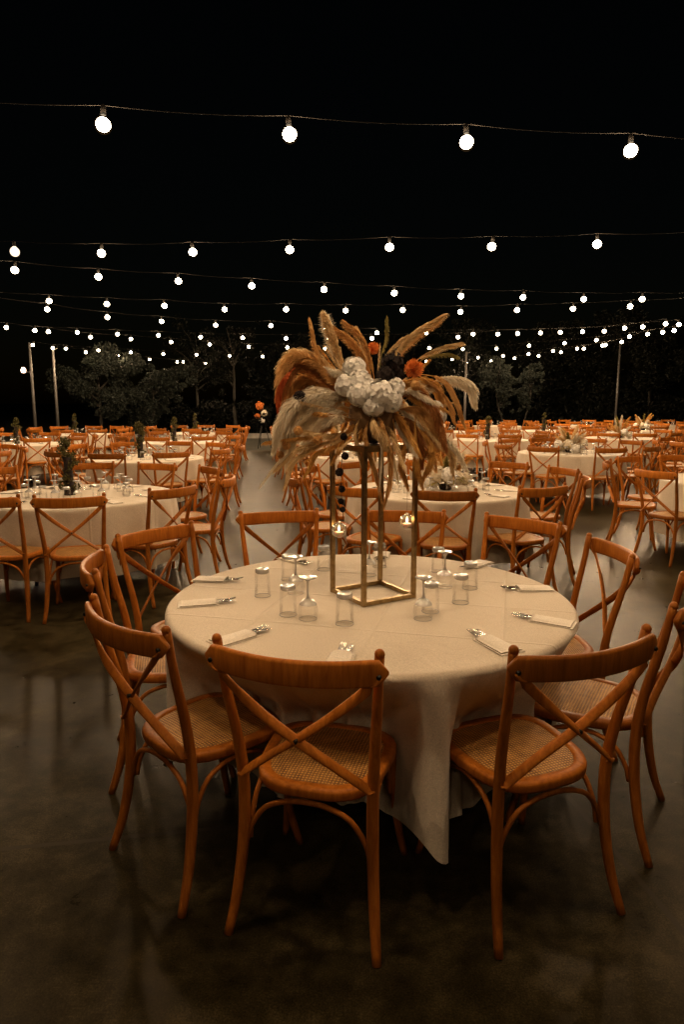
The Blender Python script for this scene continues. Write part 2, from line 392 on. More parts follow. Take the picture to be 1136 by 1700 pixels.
# ---------------------------------------------------------------- poles
def pole(px, py, Y, label, lamp=False):
    d = px_ray(px, py); t = Y / d.y; top = Vector((0, 0, CAM_H)) + d * t
    r = empty('light_pole', (top.x, top.y, -0.02), 0, label, 'pole', 'poles carrying the string lights')
    p = MB(); p.tube([(0, 0, 0.0), (0, 0, top.z)], [0.06, 0.04], 10); p.build('shaft', M['pole'], r)
    p = MB(); p.box((0, 0, 0.03), (0.16, 0.16, 0.015)); p.build('base_plate', M['pole'], r, False)
    p = MB(); p.tube([(0, 0, top.z - 0.05), (0.12, 0, top.z - 0.04), (0.16, 0, top.z)], 0.014, 6); p.build('hook', M['pole'], r)
    if lamp:
        q = MB(); q.tube([(0, 0, top.z - 1.05), (-0.22, 0, top.z - 0.98)], 0.015, 6); arm = q.build('lamp_arm', M['pole'], r)
        q = MB(); q.lathe([(0.001, -0.1), (0.07, -0.08), (0.09, 0), (0.05, 0.09), (0.001, 0.1)], 10, (-0.28, 0, top.z - 0.95)); q.build('lamp_glass', M['lantern'], r)
    return r
pole(48, 568, 24.5, 'leftmost pale steel pole with a small lantern at its side', True)
pole(87, 577, 25.5, 'thin pale pole beside the leftmost one')
pole(775, 583, 27.0, 'short pale pole at centre right behind the flowers')
pole(1031, 566, 30.5, 'pale pole against the dark evergreens at far right')

# ---------------------------------------------------------------- trees
def leaf_cloud(mb, rnd, clumps, n, size, spread):
    V = []; F = []
    C = np.array([c[:3] for c in clumps]); W = np.array([c[3] for c in clumps]); W = W ** 2 / (W ** 2).sum()
    rg = np.random.RandomState(rnd.randint(0, 10 ** 6))
    idx = rg.choice(len(C), n, p=W)
    r_ = np.array([c[3] for c in clumps])[idx]
    d = rg.normal(size=(n, 3)); d /= np.linalg.norm(d, axis=1)[:, None]
    rad = rg.uniform(0.15, 1, n) ** 0.5 * r_ * spread
    P = C[idx] + d * rad[:, None] * np.array([1, 1, 0.75])
    a = rg.normal(size=(n, 3)); a /= np.linalg.norm(a, axis=1)[:, None]
    b = np.cross(a, rg.normal(size=(n, 3))); b /= np.linalg.norm(b, axis=1)[:, None]
    s = size * rg.uniform(0.6, 1.4, n)[:, None]
    q = np.stack([P - a * s, P + b * s * 0.35, P + a * s, P - b * s * 0.35], 1).reshape(-1, 3)
    off = len(mb.v); mb.v.extend(map(tuple, q.tolist()))
    mb.f.extend([(off + 4 * i, off + 4 * i + 1, off + 4 * i + 2, off + 4 * i + 3) for i in range(n)])

def tree(x, Y, h, w, label, leafm, seed, trunk_h=0.35, nleaf=9000, lsize=0.09, tall=False, group='trees beyond the seating', lean=0.0, r0=0.13, density=1.0):
    rnd = random.Random(seed)
    root = empty('tree', (x, Y, -0.06), 0, label, 'tree', group)
    tb = MB(); th_ = h * trunk_h
    tp = crom([(0, 0, 0), (lean * 0.3 + rnd.uniform(-.06, .06), 0, th_ * 0.5), (lean + rnd.uniform(-.1, .1), 0, th_), (lean * 1.3, 0.1, h * 0.72), (lean * 1.4 + rnd.uniform(-.3, .3), 0, h * 0.93)], 3)
    tb.tube(tp, [r0 * (1 - 0.85 * i / (len(tp) - 1)) for i in range(len(tp))], 8)
    clumps = []
    nb = 9 if not tall else 14
    for k in range(nb):
        t = trunk_h + (0.92 - trunk_h) * (k + rnd.uniform(0, .8)) / nb; z0 = h * t * 0.9
        a = rnd.uniform(0, 2 * math.pi); prof = math.sin(math.pi * min(1, max(0.12, (t - trunk_h * 0.6) / (1.08 - trunk_h * 0.6)))) ** 0.7
        L = w * 0.5 * prof * rnd.uniform(0.65, 1.15)
        e = Vector((lean + math.cos(a) * L, math.sin(a) * L, z0 + L * rnd.uniform(0.3, 0.8)))
        s0 = Vector((lean, 0, z0 * 0.93)); mid = s0.lerp(e, 0.5) + Vector((0, 0, L * 0.12))
        tb.tube([s0, mid, e], [r0 * 0.4, r0 * 0.22, r0 * 0.06], 5)
        for q in (0.5, 0.75, 1.0):
            c = s0.lerp(e, q); cr = w * rnd.uniform(0.11, 0.20)
            clumps.append((c.x + rnd.uniform(-.2, .2), c.y + rnd.uniform(-.2, .2), c.z + rnd.uniform(0, .3), cr))
            for _ in range(2):
                clumps.append((c.x + rnd.gauss(0, .12) * w, c.y + rnd.gauss(0, .12) * w, c.z + rnd.gauss(0, .06) * h, cr * rnd.uniform(0.3, 0.7)))
    tb.build('trunk', M['bark'], root)
    cb = MB(); leaf_cloud(cb, rnd, clumps, int(nleaf * (.9 if tall else 1.7)), lsize, 1.0); cb.build('crown', leafm, root, False)
    return root
def X(px, Y): return (px - 568) / 1120 * Y
TREES = [
 (172, 29, 3.9, 3.3, 'silvery olive tree lit grey behind the left tables', 'olive', .30, 13000, .08, False, -.1, .12),
 (258, 31, 2.9, 3.0, 'low silvery bush right of the olive tree', 'olive', .10, 9000, .08, False, 0, .08),
 (330, 36, 5.6, 2.6, 'tall thin dark tree left of the aisle with faint trunk', 'dark_leaf', .45, 3500, .09, True, .1, .11),
 (394, 32, 5.4, 2.2, 'tall slim tree with pale straight trunk at aisle end', 'dark_leaf', .50, 4000, .09, True, -.1, .10),
 (462, 34, 4.2, 3.0, 'bushy dark tree behind the orange flowers at aisle end', 'dark_leaf', .12, 8000, .09, False, 0, .1),
 (540, 37, 5.2, 4.0, 'dark tree behind the left plumes of the centerpiece', 'dark_leaf', .3, 7000, .09, False, 0, .12),
 (640, 37, 5.0, 4.0, 'dark tree hidden behind the middle of the centerpiece', 'dark_leaf', .3, 7000, .09, False, 0, .12),
 (760, 34, 5.8, 3.0, 'tall loose tree behind the short pole', 'dark_leaf', .35, 6500, .09, True, 0, .11),
 (836, 30, 3.6, 1.3, 'small slender olive with grey crown, left of its twin', 'olive', .45, 3000, .07, False, -.28, .05),
 (868, 30.3, 3.5, 1.2, 'small slender olive with grey crown, right of its twin', 'olive', .45, 2600, .07, False, .22, .05),
 (912, 35, 5.0, 4.0, 'round dark evergreen behind the lowest string of bulbs', 'dark_leaf', .12, 12000, .09, False, 0, .13),
 (990, 33, 5.2, 4.2, 'dark evergreen with pale trunk at right', 'dark_leaf', .22, 12000, .09, False, 0, .12),
 (1075, 31, 5.6, 4.6, 'broad evergreen at the right, topped by bulbs', 'dark_leaf', .08, 16000, .09, False, 0, .14),
 (1160, 32, 5.4, 4.6, 'evergreen cut by the right edge of the photo', 'dark_leaf', .08, 12000, .09, False, 0, .14),
]
for i, (px, Y, h, w, lab, lm, th_, nl, ls, tall, lean, r0) in enumerate(TREES):
    tree(X(px, Y), Y, h, w, lab, M[lm], 40 + i, th_, nl, ls, tall, lean=lean, r0=r0)
# low hedge of shrubs closing the view under the trees
SHRUBS = [(660, 33, 'dark low shrub behind the centerpiece middle'), (725, 34, 'dark low shrub left of the short pole'), (800, 35, 'dark low shrub right of the short pole'), (860, 36, 'dark low shrub between the slender olives'), (940, 34.5, 'dark low shrub under the lowest bulbs at right'), (1030, 33, 'dark low shrub under the broad evergreen'),
          (400, 35, 'dark low shrub closing the aisle'), (330, 34, 'dark low shrub left of the aisle end')]
shrub0 = None
def shrub_mesh():
    rnd = random.Random(5); mb = MB(); cl = [(rnd.uniform(-1.5, 1.5), rnd.uniform(-.6, .6), rnd.uniform(.3, 1.35), rnd.uniform(.25, .55)) for _ in range(34)]
    leaf_cloud(mb, rnd, cl, 7000, 0.08, 1.0); return mb
sh = shrub_mesh().mesh('shrub', M['dark_leaf'], False)
stm = MB(); rr = random.Random(8)
for k in range(9): stm.tube([(rr.uniform(-.9, .9) * .3, 0, -0.02), (rr.uniform(-1.2, 1.2), rr.uniform(-.4, .4), 1.1)], [0.03, 0.008], 5)
STM = stm.mesh('stems', M['bark'])
for px, Y, lab in SHRUBS:
    r = empty('shrub', (X(px, Y), Y, -0.06), rr.uniform(-.4, .4), lab, 'shrub', 'shrubs under the trees'); r.scale = (1.5, 1.2, 1.7 if px > 700 else 1.1)
    for nm, me in (('foliage', sh), ('stems', STM)):
        o = bpy.data.objects.new(nm, me); COL.objects.link(o); o.parent = r

# ---------------------------------------------------------------- chair
def rr_prof(hx, hy, n=2, k=0.6):
    """rounded rectangle profile"""
    out = []
    r = min(hx, hy) * k
    for cx, cy_, a0 in ((hx - r, hy - r, 0), (-hx + r, hy - r, 90), (-hx + r, -hy + r, 180), (hx - r, -hy + r, 270)):
        for i in range(n + 1):
            a = R(a0 + 90 * i / n); out.append((cx + r * math.cos(a), cy_ + r * math.sin(a)))
    return out

def seat_outline(n=40, sc=1.0):
    out = []
    for i in range(n):
        a = 2 * math.pi * i / n; c, s = math.cos(a), math.sin(a)
        ex = 2.0 / 3.2
        x = math.copysign(abs(c) ** ex, c); y = math.copysign(abs(s) ** ex, s)
        wid = 0.205 + 0.022 * y
        out.append((x * wid * sc, 0.012 + y * 0.212 * sc))
    return out

def chair_parts():
    P = []   # (name, mb, material, parent index)
    # seat frame
    sf = MB(); n = 40
    rings = []
    for sc, z in ((0.80, 0.438), (0.985, 0.438), (1.0, 0.446), (1.0, 0.462), (0.985, 0.470), (0.84, 0.4725), (0.82, 0.468)):
        rings.append([(x, y, z) for x, y in seat_outline(n, sc)])
    vs_ = [p for r in rings for p in r]; fs_ = []
    for i in range(len(rings)):
        a = i; b = (i + 1) % len(rings)
        for j in range(n):
            k = (j + 1) % n; fs_.append((a * n + j, a * n + k, b * n + k, b * n + j))
    sf.add(vs_, fs_); P.append(('seat', sf, M['wood'], None))
    sp = MB(); vs_ = []; fs_ = []
    lv = [(0.825, 0.4685), (0.6, 0.4725), (0.35, 0.474), (0.12, 0.4745)]
    for sc, z in lv: vs_ += [(x, y, z) for x, y in seat_outline(n, sc)]
    for i in range(len(lv) - 1):
        for j in range(n):
            k = (j + 1) % n; fs_.append((i * n + j, i * n + k, (i + 1) * n + k, (i + 1) * n + j))
    fs_.append(tuple((len(lv) - 1) * n + j for j in range(n)))
    sp.add(vs_, fs_); P.append(('woven_panel', sp, M['rattan'], 0))
    for s in (-1, 1):
        b = MB()
        path = crom([(s * .228, -.262, 0), (s * .212, -.222, .12), (s * .200, -.194, .28), (s * .197, -.187, .45), (s * .205, -.205, .60), (s * .221, -.248, .78), (s * .230, -.272, .915)], 4)
        nn = len(path); b.tube(path, [0.0135 + 0.0045 * math.sin(math.pi * min(1, i / (nn - 1) * 1.15)) for i in range(nn)], 10, (1, 0, 0))
        b.ball((s * .2305, -.2735, .917), 0.0145, 8, 6); P.append(('back_post', b, M['wood'], None))
    for s in (-1, 1):
        b = MB(); path = crom([(s * .222, .235, 0), (s * .203, .205, .13), (s * .188, .180, .30), (s * .182, .168, .445)], 4)
        nn = len(path); b.tube(path, [0.0125 + 0.0055 * i / (nn - 1) for i in range(nn)], 10, (1, 0, 0)); P.append(('leg', b, M['wood'], None))
    # top rail
    b = MB(); path = []; sc = []
    N = 24
    for i in range(N + 1):
        t = -1 + 2 * i / N; x = t * .256; y = -.283 - .062 * (1 - t * t); z = .876 - 0.004 * (1 - t * t)
        path.append((x, y, z)); e = (1 - abs(t)) * .256
        sc.append((1.0 if e > .012 else .75, max(0.12, math.sqrt(max(0, 1 - max(0, (0.034 - e) / 0.034) ** 2)))))
    b.sweep(path, rr_prof(0.0105, 0.036, 2, .9), sc); P.append(('top_rail', b, M['wood'], None)); rail_i = len(P) - 1
    # cross slats
    for s, off in ((-1, -0.0045), (1, 0.0045)):
        b = MB()
        path = crom([(s * .236, -.296, .868), (s * .205, -.300, .83), (s * .11, -.296 + off, .745), (0, -.272 + off, .655), (-s * .10, -.238 + off, .575), (-s * .185, -.210, .505), (-s * .196, -.206, .492)], 4)
        b.sweep(path, rr_prof(0.005, 0.0145, 1, .8), None, up=(0.0, 0.3, 0.0) if False else (s * 0.66, 0, 0.75)); P.append(('cross_slat', b, M['wood'], None))
    for x, y, z in ((0, -.284, .655), (.236, -.305, .868), (-.236, -.305, .868)):
        b = MB(); b.tube([(x, y + .008, z), (x, y - .004, z)], 0.0065, 8); P.append(('bolt', b, M['bolt'], None))
    # bentwood braces: back, sides, front
    def arch(p0, p1, top, rr_=0.0085):
        b = MB(); p0 = Vector(p0); p1 = Vector(p1); pts = []
        for t, h in ((0, 0), (.04, .36), (.16, .80), (.34, 1), (.5, 1.04), (.66, 1), (.84, .80), (.96, .36), (1, 0)):
            q = p0.lerp(p1, t); q.z += (top - p0.z) * h; pts.append(q)
        b.tube(crom(pts, 3), rr_, 7); return b
    P.append(('brace', arch((-.190, -.188, .27), (.190, -.188, .27), .415), M['wood'], None))
    P.append(('brace', arch((.186, -.175, .27), (.180, .165, .27), .415), M['wood'], None))
    P.append(('brace', arch((-.186, -.175, .27), (-.180, .165, .27), .415), M['wood'], None))
    P.append(('brace', arch((.175, .180, .27), (-.175, .180, .27), .415), M['wood'], None))
    for _, mb, _, _ in P:   # the back is a little taller above the seat
        mb.v = [(x, y, z if z < .47 else z + (z - .47) * .03) for x, y, z in mb.v]
    return P
CH = chair_parts()
def chair_full(name='cross_back_chair'):
    root = empty(name); objs = []
    for nm, mb, mt, par in CH:
        o = mb.build(nm, mt, objs[par] if par is not None else root); objs.append(o)
    return root
def chair_joined_mesh():
    me = bpy.data.meshes.new('cross_back_chair'); V = []; F = []; MI = []
    mats = [M['wood'], M['rattan'], M['bolt']]
    for nm, mb, mt, par in CH:
        o = len(V); V += mb.v; F += [tuple(i + o for i in f) for f in mb.f]; MI += [mats.index(mt)] * len(mb.f)
    me.from_pydata(V, [], F); me.update()
    for q in mats: me.materials.append(q)
    me.polygons.foreach_set('material_index', MI); me.polygons.foreach_set('use_smooth', [True] * len(F)); return me
CHAIR = chair_full(); CHAIR_USED = [False]; CHAIR_ME = chair_joined_mesh()
def put_chair(x, y, rz, label, group, detail=True):
    if detail:
        if CHAIR_USED[0]: o = copy_tree(CHAIR)
        else: o = CHAIR; CHAIR_USED[0] = True
    else:
        o = bpy.data.objects.new('cross_back_chair', CHAIR_ME); COL.objects.link(o)
    o.location = (x, y, 0); o.rotation_euler = (0, 0, rz)
    return tag(o, label, 'chair', group)

# ---------------------------------------------------------------- tables and cloths
def cloth_mesh(seed, folds, pushes=(), hem=0.12, Rr=0.845, nth=220, amp=0.10, top=0.757):
    """folds: list of (angle, width, strength); pushes: (angle, halfwidth, radius)"""
    rnd = random.Random(seed); V = []; F = []; rows = []
    for r_ in (0.02, 0.12, 0.3, 0.5, 0.65, 0.76, 0.81): rows.append(('t', r_, 0.0))
    for a in (0, 30, 60, 90): rows.append(('e', a, 0.0))
    nd_ = 22
    for k in range(1, nd_ + 1): rows.append(('h', k / nd_, 0.0))
    ph = [rnd.uniform(0, 6.28) for _ in range(6)]
    for kind, t, _ in rows:
        for j in range(nth):
            th = 2 * math.pi * j / nth
            if kind == 't': rad = t; z = top + 0.0012 * math.sin(3 * th + ph[0]) * (t > .3)
            elif kind == 'e': a = R(t); rad = Rr - 0.02 + 0.02 * math.sin(a); z = top - 0.02 + 0.02 * math.cos(a)
            else:
                w = 0.0; low = 0.0
                for fa, fw, fs in folds if not pushes else ():
                    d = (th - fa + math.pi) % (2 * math.pi) - math.pi
                    q = math.exp(-(d / fw) ** 2); w += fs * q; low += 0.16 * fs * q
                    w -= 0.28 * fs * math.exp(-((abs(d) - 2.0 * fw) / fw) ** 2)
                w += 0.10 * math.sin(11 * th + ph[1]) + 0.07 * math.sin(17 * th + ph[2])
                rad = Rr + 0.006 * t + amp * (t ** 0.8) * w + 0.012 * t
                z = top - 0.02 - (top - 0.02 - hem + low * 0.0) * t + 0.012 * math.sin(5 * th + ph[3]) * t
                for pa, pw, pr_ in pushes:
                    d = abs((th - pa + math.pi) % (2 * math.pi) - math.pi)
                    g_ = 1 / (1 + math.exp((d - pw) / 0.03))
                    # depth of the push along the drop: full from seat height to the floor, easing in below the edge
                    e_ = min(1, t / 0.42) ** 1.1
                    if rad > pr_: rad = rad + (pr_ - rad) * g_ * e_
                if pushes:
                    low = 0.0
                    for fa, fw, fs in folds:
                        d = (th - fa + math.pi) % (2 * math.pi) - math.pi
                        q = math.exp(-(d / fw) ** 2); rad += amp * t ** 0.7 * fs * q; low += .11 * fs * q * t
                    rad += 0.020 * t * math.sin(19 * th + ph[4] + 1.5 * math.sin(3 * th)) + .013 * t * math.sin(31 * th + ph[5] + 2 * t)
                    z += .010 * t * math.sin(19 * th + ph[4] + 1.5 * math.sin(3 * th)) + .02 * t * math.sin(4 * th + ph[1])
                    z += low
            V.append((rad * math.cos(th), rad * math.sin(th), z))
    for i in range(len(rows) - 1):
        for j in range(nth):
            k = (j + 1) % nth; F.append(((i + 1) * nth + j, (i + 1) * nth + k, i * nth + k, i * nth + j))
    F.append(tuple(range(nth)))
    mb = MB(); mb.add(V, F); return mb

def table_parts(root):
    b = MB(); b.lathe([(0.0005, .712), (.80, .712), (.81, .716), (.81, .738), (.80, .742), (0.0005, .742)], 48); b.build('tabletop', M['plastic'], root)
    for a in (45, 135, 225, 315):
        c, s = math.cos(R(a)), math.sin(R(a)); b = MB(); b.tube([(c * .42, s * .42, 0), (c * .38, s * .38, .71)], .016, 8); b.build('leg', M['bolt'], root)

def gen_folds(seed, n=13):
    rnd = random.Random(seed); out = []; a = rnd.uniform(0, 6)
    for k in range(n):
        a += 2 * math.pi / n * rnd.uniform(0.6, 1.4); out.append((a, rnd.uniform(0.06, 0.13), rnd.uniform(0.25, 0.9)))
    return out
CLOTHS = [cloth_mesh(s, gen_folds(s), (), 0.16 + .02 * s, nth=200, amp=.085).mesh('tablecloth', M['cloth']) for s in (1, 2, 3)]

TABLE0 = empty('round_table'); table_parts(TABLE0); T_USED = [False]
def put_table(x, y, label, clabel, cloth_me=None, rz=0.0):
    if T_USED[0]: o = copy_tree(TABLE0)
    else: o = TABLE0; T_USED[0] = True
    o.location = (x, y, 0); tag(o, label, 'table', 'round banquet tables')
    c = bpy.data.objects.new('tablecloth', cloth_me or CLOTHS[int(abs(x * 7 + y * 3)) % 3]); COL.objects.link(c)
    c.location = (x, y, 0); c.rotation_euler = (0, 0, rz); tag(c, clabel, 'tablecloth', 'cream tablecloths')
    return c

# ---------------------------------------------------------------- tableware
def tumbler_parts():
    w = MB(); w.lathe([(0.0335, 0), (0.0345, 0.0005), (0.0325, 0.06), (0.0305, 0.108), (0.029, 0.1125)], 22)
    b = MB(); b.lathe([(0.0005, 0.100), (0.024, 0.100), (0.0292, 0.104), (0.0300, 0.112), (0.0285, 0.1195), (0.025, 0.1215), (0.021, 0.1195), (0.0005, 0.1175)], 22)
    rim = MB(); rr = [(0.034 + 0.0012 * math.cos(a * math.pi / 3), 0.0015 + 0.0012 * math.sin(a * math.pi / 3)) for a in range(7)]; rim.lathe(rr, 22)
    return [('wall', w, M['glass']), ('base', b, M['thick']), ('rim', rim, M['thick'])]
def goblet_parts():   # standing upside down, bowl on the cloth
    w = MB(); w.lathe([(0.034, 0), (0.0365, 0.012), (0.0385, 0.03), (0.037, 0.05), (0.034, 0.058)], 22)
    cw = MB(); cw.lathe([(0.034, 0.058), (0.030, 0.066), (0.018, 0.077), (0.006, 0.083)], 22)
    s = MB(); s.lathe([(0.0005, 0.074), (0.010, 0.077), (0.0062, 0.086), (0.0042, 0.096), (0.0040, 0.135), (0.006, 0.148), (0.013, 0.155), (0.030, 0.1605), (0.0335, 0.162), (0.0335, 0.1645), (0.030, 0.1655), (0.0005, 0.1645)], 22)
    rim = MB(); rr = [(0.034 + 0.001 * math.cos(a * math.pi / 3), 0.0013 + 0.001 * math.sin(a * math.pi / 3)) for a in range(7)]; rim.lathe(rr, 22)
    return [('bowl', w, M['glass']), ('crown', cw, M['thick']), ('stem', s, M['thick']), ('rim', rim, M['thick'])]
def joined(parts, name):
    me = bpy.data.meshes.new(name); V = []; F = []; MI = []; mats = []
    for _, mb, mt in parts:
        if mt not in mats: mats.append(mt)
        o = len(V); V += mb.v; F += [tuple(i + o for i in f) for f in mb.f]; MI += [mats.index(mt)] * len(mb.f)
    me.from_pydata(V, [], F); me.update()
    for q in mats: me.materials.append(q)
    me.polygons.foreach_set('material_index', MI); me.polygons.foreach_set('use_smooth', [True] * len(F)); return me
TP, GP = tumbler_parts(), goblet_parts()
PROTO = {}
for nm, parts in (('tumbler', TP), ('goblet', GP)):
    PROTO[nm] = ([(n_, mb.mesh(n_, mt)) for n_, mb, mt in parts], joined(parts, nm))
def put_glass(kind, x, y, z, label, group, detail=False, rz=0.0):
    if detail:
        o = empty(kind, (x, y, z), rz)
        for n_, me in PROTO[kind][0]:
            c = bpy.data.objects.new(n_, me); COL.objects.link(c); c.parent = o
    else:
        o = bpy.data.objects.new(kind, PROTO[kind][1]); COL.objects.link(o); o.location = (x, y, z)
    return tag(o, label, 'glass', group)

def fork_mb():
    b = MB(); b.sweep(crom([(0, .030, .0045), (0, .045, .003), (0, .058, .0055), (0, .066, .0075)], 3), rr_prof(.0105, .0011, 1), None)
    b.v = []; b.f = []
    # neck and head
    P = crom([(0, -.10, .004), (0, -.02, .004), (0, .008, .006), (0, .022, .0035)], 3)
    nn = len(P); b.sweep(P, rr_prof(1, .0012, 1), [((.0055 - .003 * min(1, i / 5)) if i < nn - 4 else (.0025 + .0085 * (i - nn + 5) / 4), 1) for i in range(nn)])
    b.sweep([(0, .020, .0035), (0, .034, .0030)], rr_prof(.0112, .0012, 1))
    for x in (-.0095, -.0032, .0032, .0095):
        b.sweep([(x, .033, .003), (x, .055, .0045), (x * .95, .076, .0085)], rr_prof(.0017, .0012, 1), [1, 1, .5])
    return b
def knife_mb():
    b = MB(); P = [(0, -.10, .004), (0, -.02, .0045), (0, 0, .0045), (0, .03, .0045), (0, .058, .0045), (0, .072, .004)]
    b.sweep(P, rr_prof(1, .0014, 1), [(.0055, 1.6), (.005, 1.6), (.007, 1), (.0095, .8), (.009, .7), (.002, .5)]); return b
def napkin_parts():
    """folded napkin pointing +Y to the plate centre; cutlery tucked in its mouth"""
    rnd = random.Random(3); nb = MB(); nx, ny = 10, 14
    for layer, z0, sx, sy in ((0, .0014, .046, .084), (1, .0055, .040, .074)):
        V = []; F = []
        for i in range(ny + 1):
            for j in range(nx + 1):
                u = -1 + 2 * j / nx; v = -1 + 2 * i / ny
                puff = (0.0 if layer == 0 else 0.0095 * (1 - u * u) ** 0.5 * (0.6 + 0.4 * v))
                V.append((u * sx * (1 - 0.07 * v), -.088 + v * sy, z0 + puff + rnd.uniform(0, .0006)))
        for i in range(ny):
            for j in range(nx):
                a = i * (nx + 1) + j; F.append((a, a + 1, a + nx + 2, a + nx + 1))
        # skirt down to the cloth
        per = [j for j in range(nx + 1)] + [i * (nx + 1) + nx for i in range(1, ny + 1)] + [ny * (nx + 1) + j for j in range(nx - 1, -1, -1)] + [i * (nx + 1) for i in range(ny - 1, 0, -1)]
        base = len(V)
        for p in per: x, y, z = V[p]; V.append((x, y, 0.0003 if layer == 0 else .0015))
        m_ = len(per)
        for q in range(m_): F.append((per[q], per[(q + 1) % m_], base + (q + 1) % m_, base + q))
        nb.add(V, F)
    return nb
NAP = napkin_parts().mesh('napkin', M['napkin']); FORK = fork_mb().mesh('fork', M['steel']); KNIFE = knife_mb().mesh('knife', M['steel'])
def put_setting(x, y, rz, z, where, group):
    """napkin, fork and knife are three things lying together"""
    n_ = bpy.data.objects.new('napkin', NAP); COL.objects.link(n_); n_.location = (x, y, z); n_.rotation_euler = (0, 0, rz)
    tag(n_, 'folded cream napkin %s' % where, 'napkin', 'napkins ' + group)
    c, s = math.cos(rz), math.sin(rz)
    for nm, me, dx, dr, dz in (('fork', FORK, -.009, .03, .0030), ('knife', KNIFE, .010, -.14, .0026)):
        o = bpy.data.objects.new(nm, me); COL.objects.link(o)
        o.location = (x + dx * c + .012 * s, y + dx * s - .012 * c, z + dz); o.rotation_euler = (R(2.5), 0, rz + dr)
        tag(o, 'steel %s tucked in napkin %s' % (nm, where), nm, nm + 's ' + group)

# ---------------------------------------------------------------- main table
TX, TY, TZ = 0.117, 2.775, 0.7585
fold_main = [(-math.pi / 2 + R(8.5), .060, .80), (-math.pi / 2 + R(13.5), .035, .35), (-math.pi / 2 + R(1), .028, .42), (-math.pi / 2 + R(17), .022, .35), (-math.pi / 2 - R(9), .03, .35), (-math.pi / 2 - R(30), .03, .4), (-math.pi / 2 - R(36), .07, .6), (-math.pi / 2 - R(20), .05, .8), (-math.pi / 2 + R(43), .07, .7), (-math.pi / 2 + R(24), .05, .5), (-math.pi / 2 - R(52), .05, .4), (-math.pi / 2 - R(4), .04, .3),
             (R(-12), .09, .7), (R(25), .1, .7), (R(60), .1, .7), (R(100), .1, .7), (R(140), .1, .7), (R(175), .1, .7), (R(205), .09, .7)]
chairs_main = [  # rail or foot midpoint, angle of outward normal (deg from -Y, ccw), label
 (-.655, 2.03, -45, 'cross-back chair at the near left of the front table, seen side-on'),
 (-.12, 1.745, -15, 'nearest cross-back chair, seen from behind at front centre-left'),
 (.66, 1.80, 22, 'cross-back chair at the front right with its back to the camera'),
 (1.165, 2.295, 60, 'cross-back chair cut off by the right edge at the front table'),
 (1.235, 3.02, 92, 'cross-back chair turned side-on behind the cut-off right chair'),
 (1.02, 3.74, 135, 'chair across the front table at its far right, rail above the napkins'),
 (.385, 4.03, 172, 'chair across the front table straight behind the brass stand'),
 (-.38, 4.00, -166, 'chair across the front table at far centre-left beside the aisle'),
 (-.965, 3.42, -127, 'chair at the far left of the front table, next to the aisle'),
 (-1.02, 2.75, -76, 'chair seen edge-on at the left of the front table'),
]
pushes = []
for mx, my, ang, lab in chairs_main:
    a = R(ang); ox, oy = math.sin(a), -math.cos(a)      # outward direction
    base = my < 2.6
    back = .285 if my > 2.6 else .255
    cx, cy_ = mx - ox * back, my - oy * back
    put_chair(cx, cy_, a, lab, 'chairs around the front table')
    fx, fy = cx - ox * .235 - TX, cy_ - oy * .235 - TY
    d = math.hypot(fx, fy)
    if d < .86: pushes.append((math.atan2(fy, fx), .185 / max(.45, d), d - .012))
cm = cloth_mesh(11, fold_main, pushes, 0.135, nth=420, amp=.13).mesh('tablecloth', M['cloth'])
put_table(TX, TY, 'round folding table under the long cloth in the foreground', 'long cream cloth draped over the front table with the brass stand', cm)

for x, y, w in [(-.34, 2.79, 'leftmost on the front table'), (-.25, 3.06, 'at the far left of the front table, behind the goblet'), (-.09, 3.25, 'left of the brass stand at the far rim'),
                (-.21, 2.53, 'left of the nearest goblet on the front table'), (.01, 2.42, 'directly before the brass stand'), (.19, 3.31, 'inside the outline of the stand at the far rim'),
                (.47, 3.21, 'farthest right at the rim of the front table'), (.57, 2.91, 'rightmost on the front table'), (.49, 2.69, 'between the rightmost tumbler and the stand'), (.35, 2.57, 'touching the right-hand goblet beside the stand')]:
    put_glass('tumbler', x, y, TZ, 'upturned clear tumbler ' + w, 'tumblers on the front table', True)
for x, y, w in [(-.13, 2.48, 'nearest the camera at left'), (-.20, 2.83, 'at far left among the tumblers'), (.13, 3.14, 'seen through the brass stand'), (.46, 2.93, 'at far right before the tumblers'), (.31, 2.48, 'just right of the brass stand foot')]:
    put_glass('goblet', x, y, TZ, 'upturned stemmed goblet ' + w, 'goblets on the front table', True)
sets = [((-.45, 3.03), (-.63, 3.06), 'at the far left of the front table'), ((-.43, 2.71), (-.63, 2.67), 'at the left of the front table'), ((-.26, 2.37), (-.43, 2.21), 'at the near left of the front table'),
        ((.02, 2.20), (-.02, 2.0), 'nearest the camera'), ((.46, 2.34), (.56, 2.13), 'at the near right of the front table'), ((.65, 2.52), (.83, 2.42), 'at the right of the front table'),
        ((.69, 2.89), (.90, 2.90), 'at the far right of the front table'), ((-.15, 3.33), (-.23, 3.42), 'beyond the stand at far left'), ((.59, 3.24), (.66, 3.32), 'beyond the stand at far right'), ((.20, 3.40), (.21, 3.52), 'at the far rim behind the stand')]
for (x, y), (x2, y2), w in sets:
    rz = math.atan2(y - y2, x - x2) - math.pi / 2
    bx, by = x - math.cos(rz + math.pi / 2) * .075, y - math.sin(rz + math.pi / 2) * .075
    put_setting(bx, by, rz, TZ, w, 'on the front table')

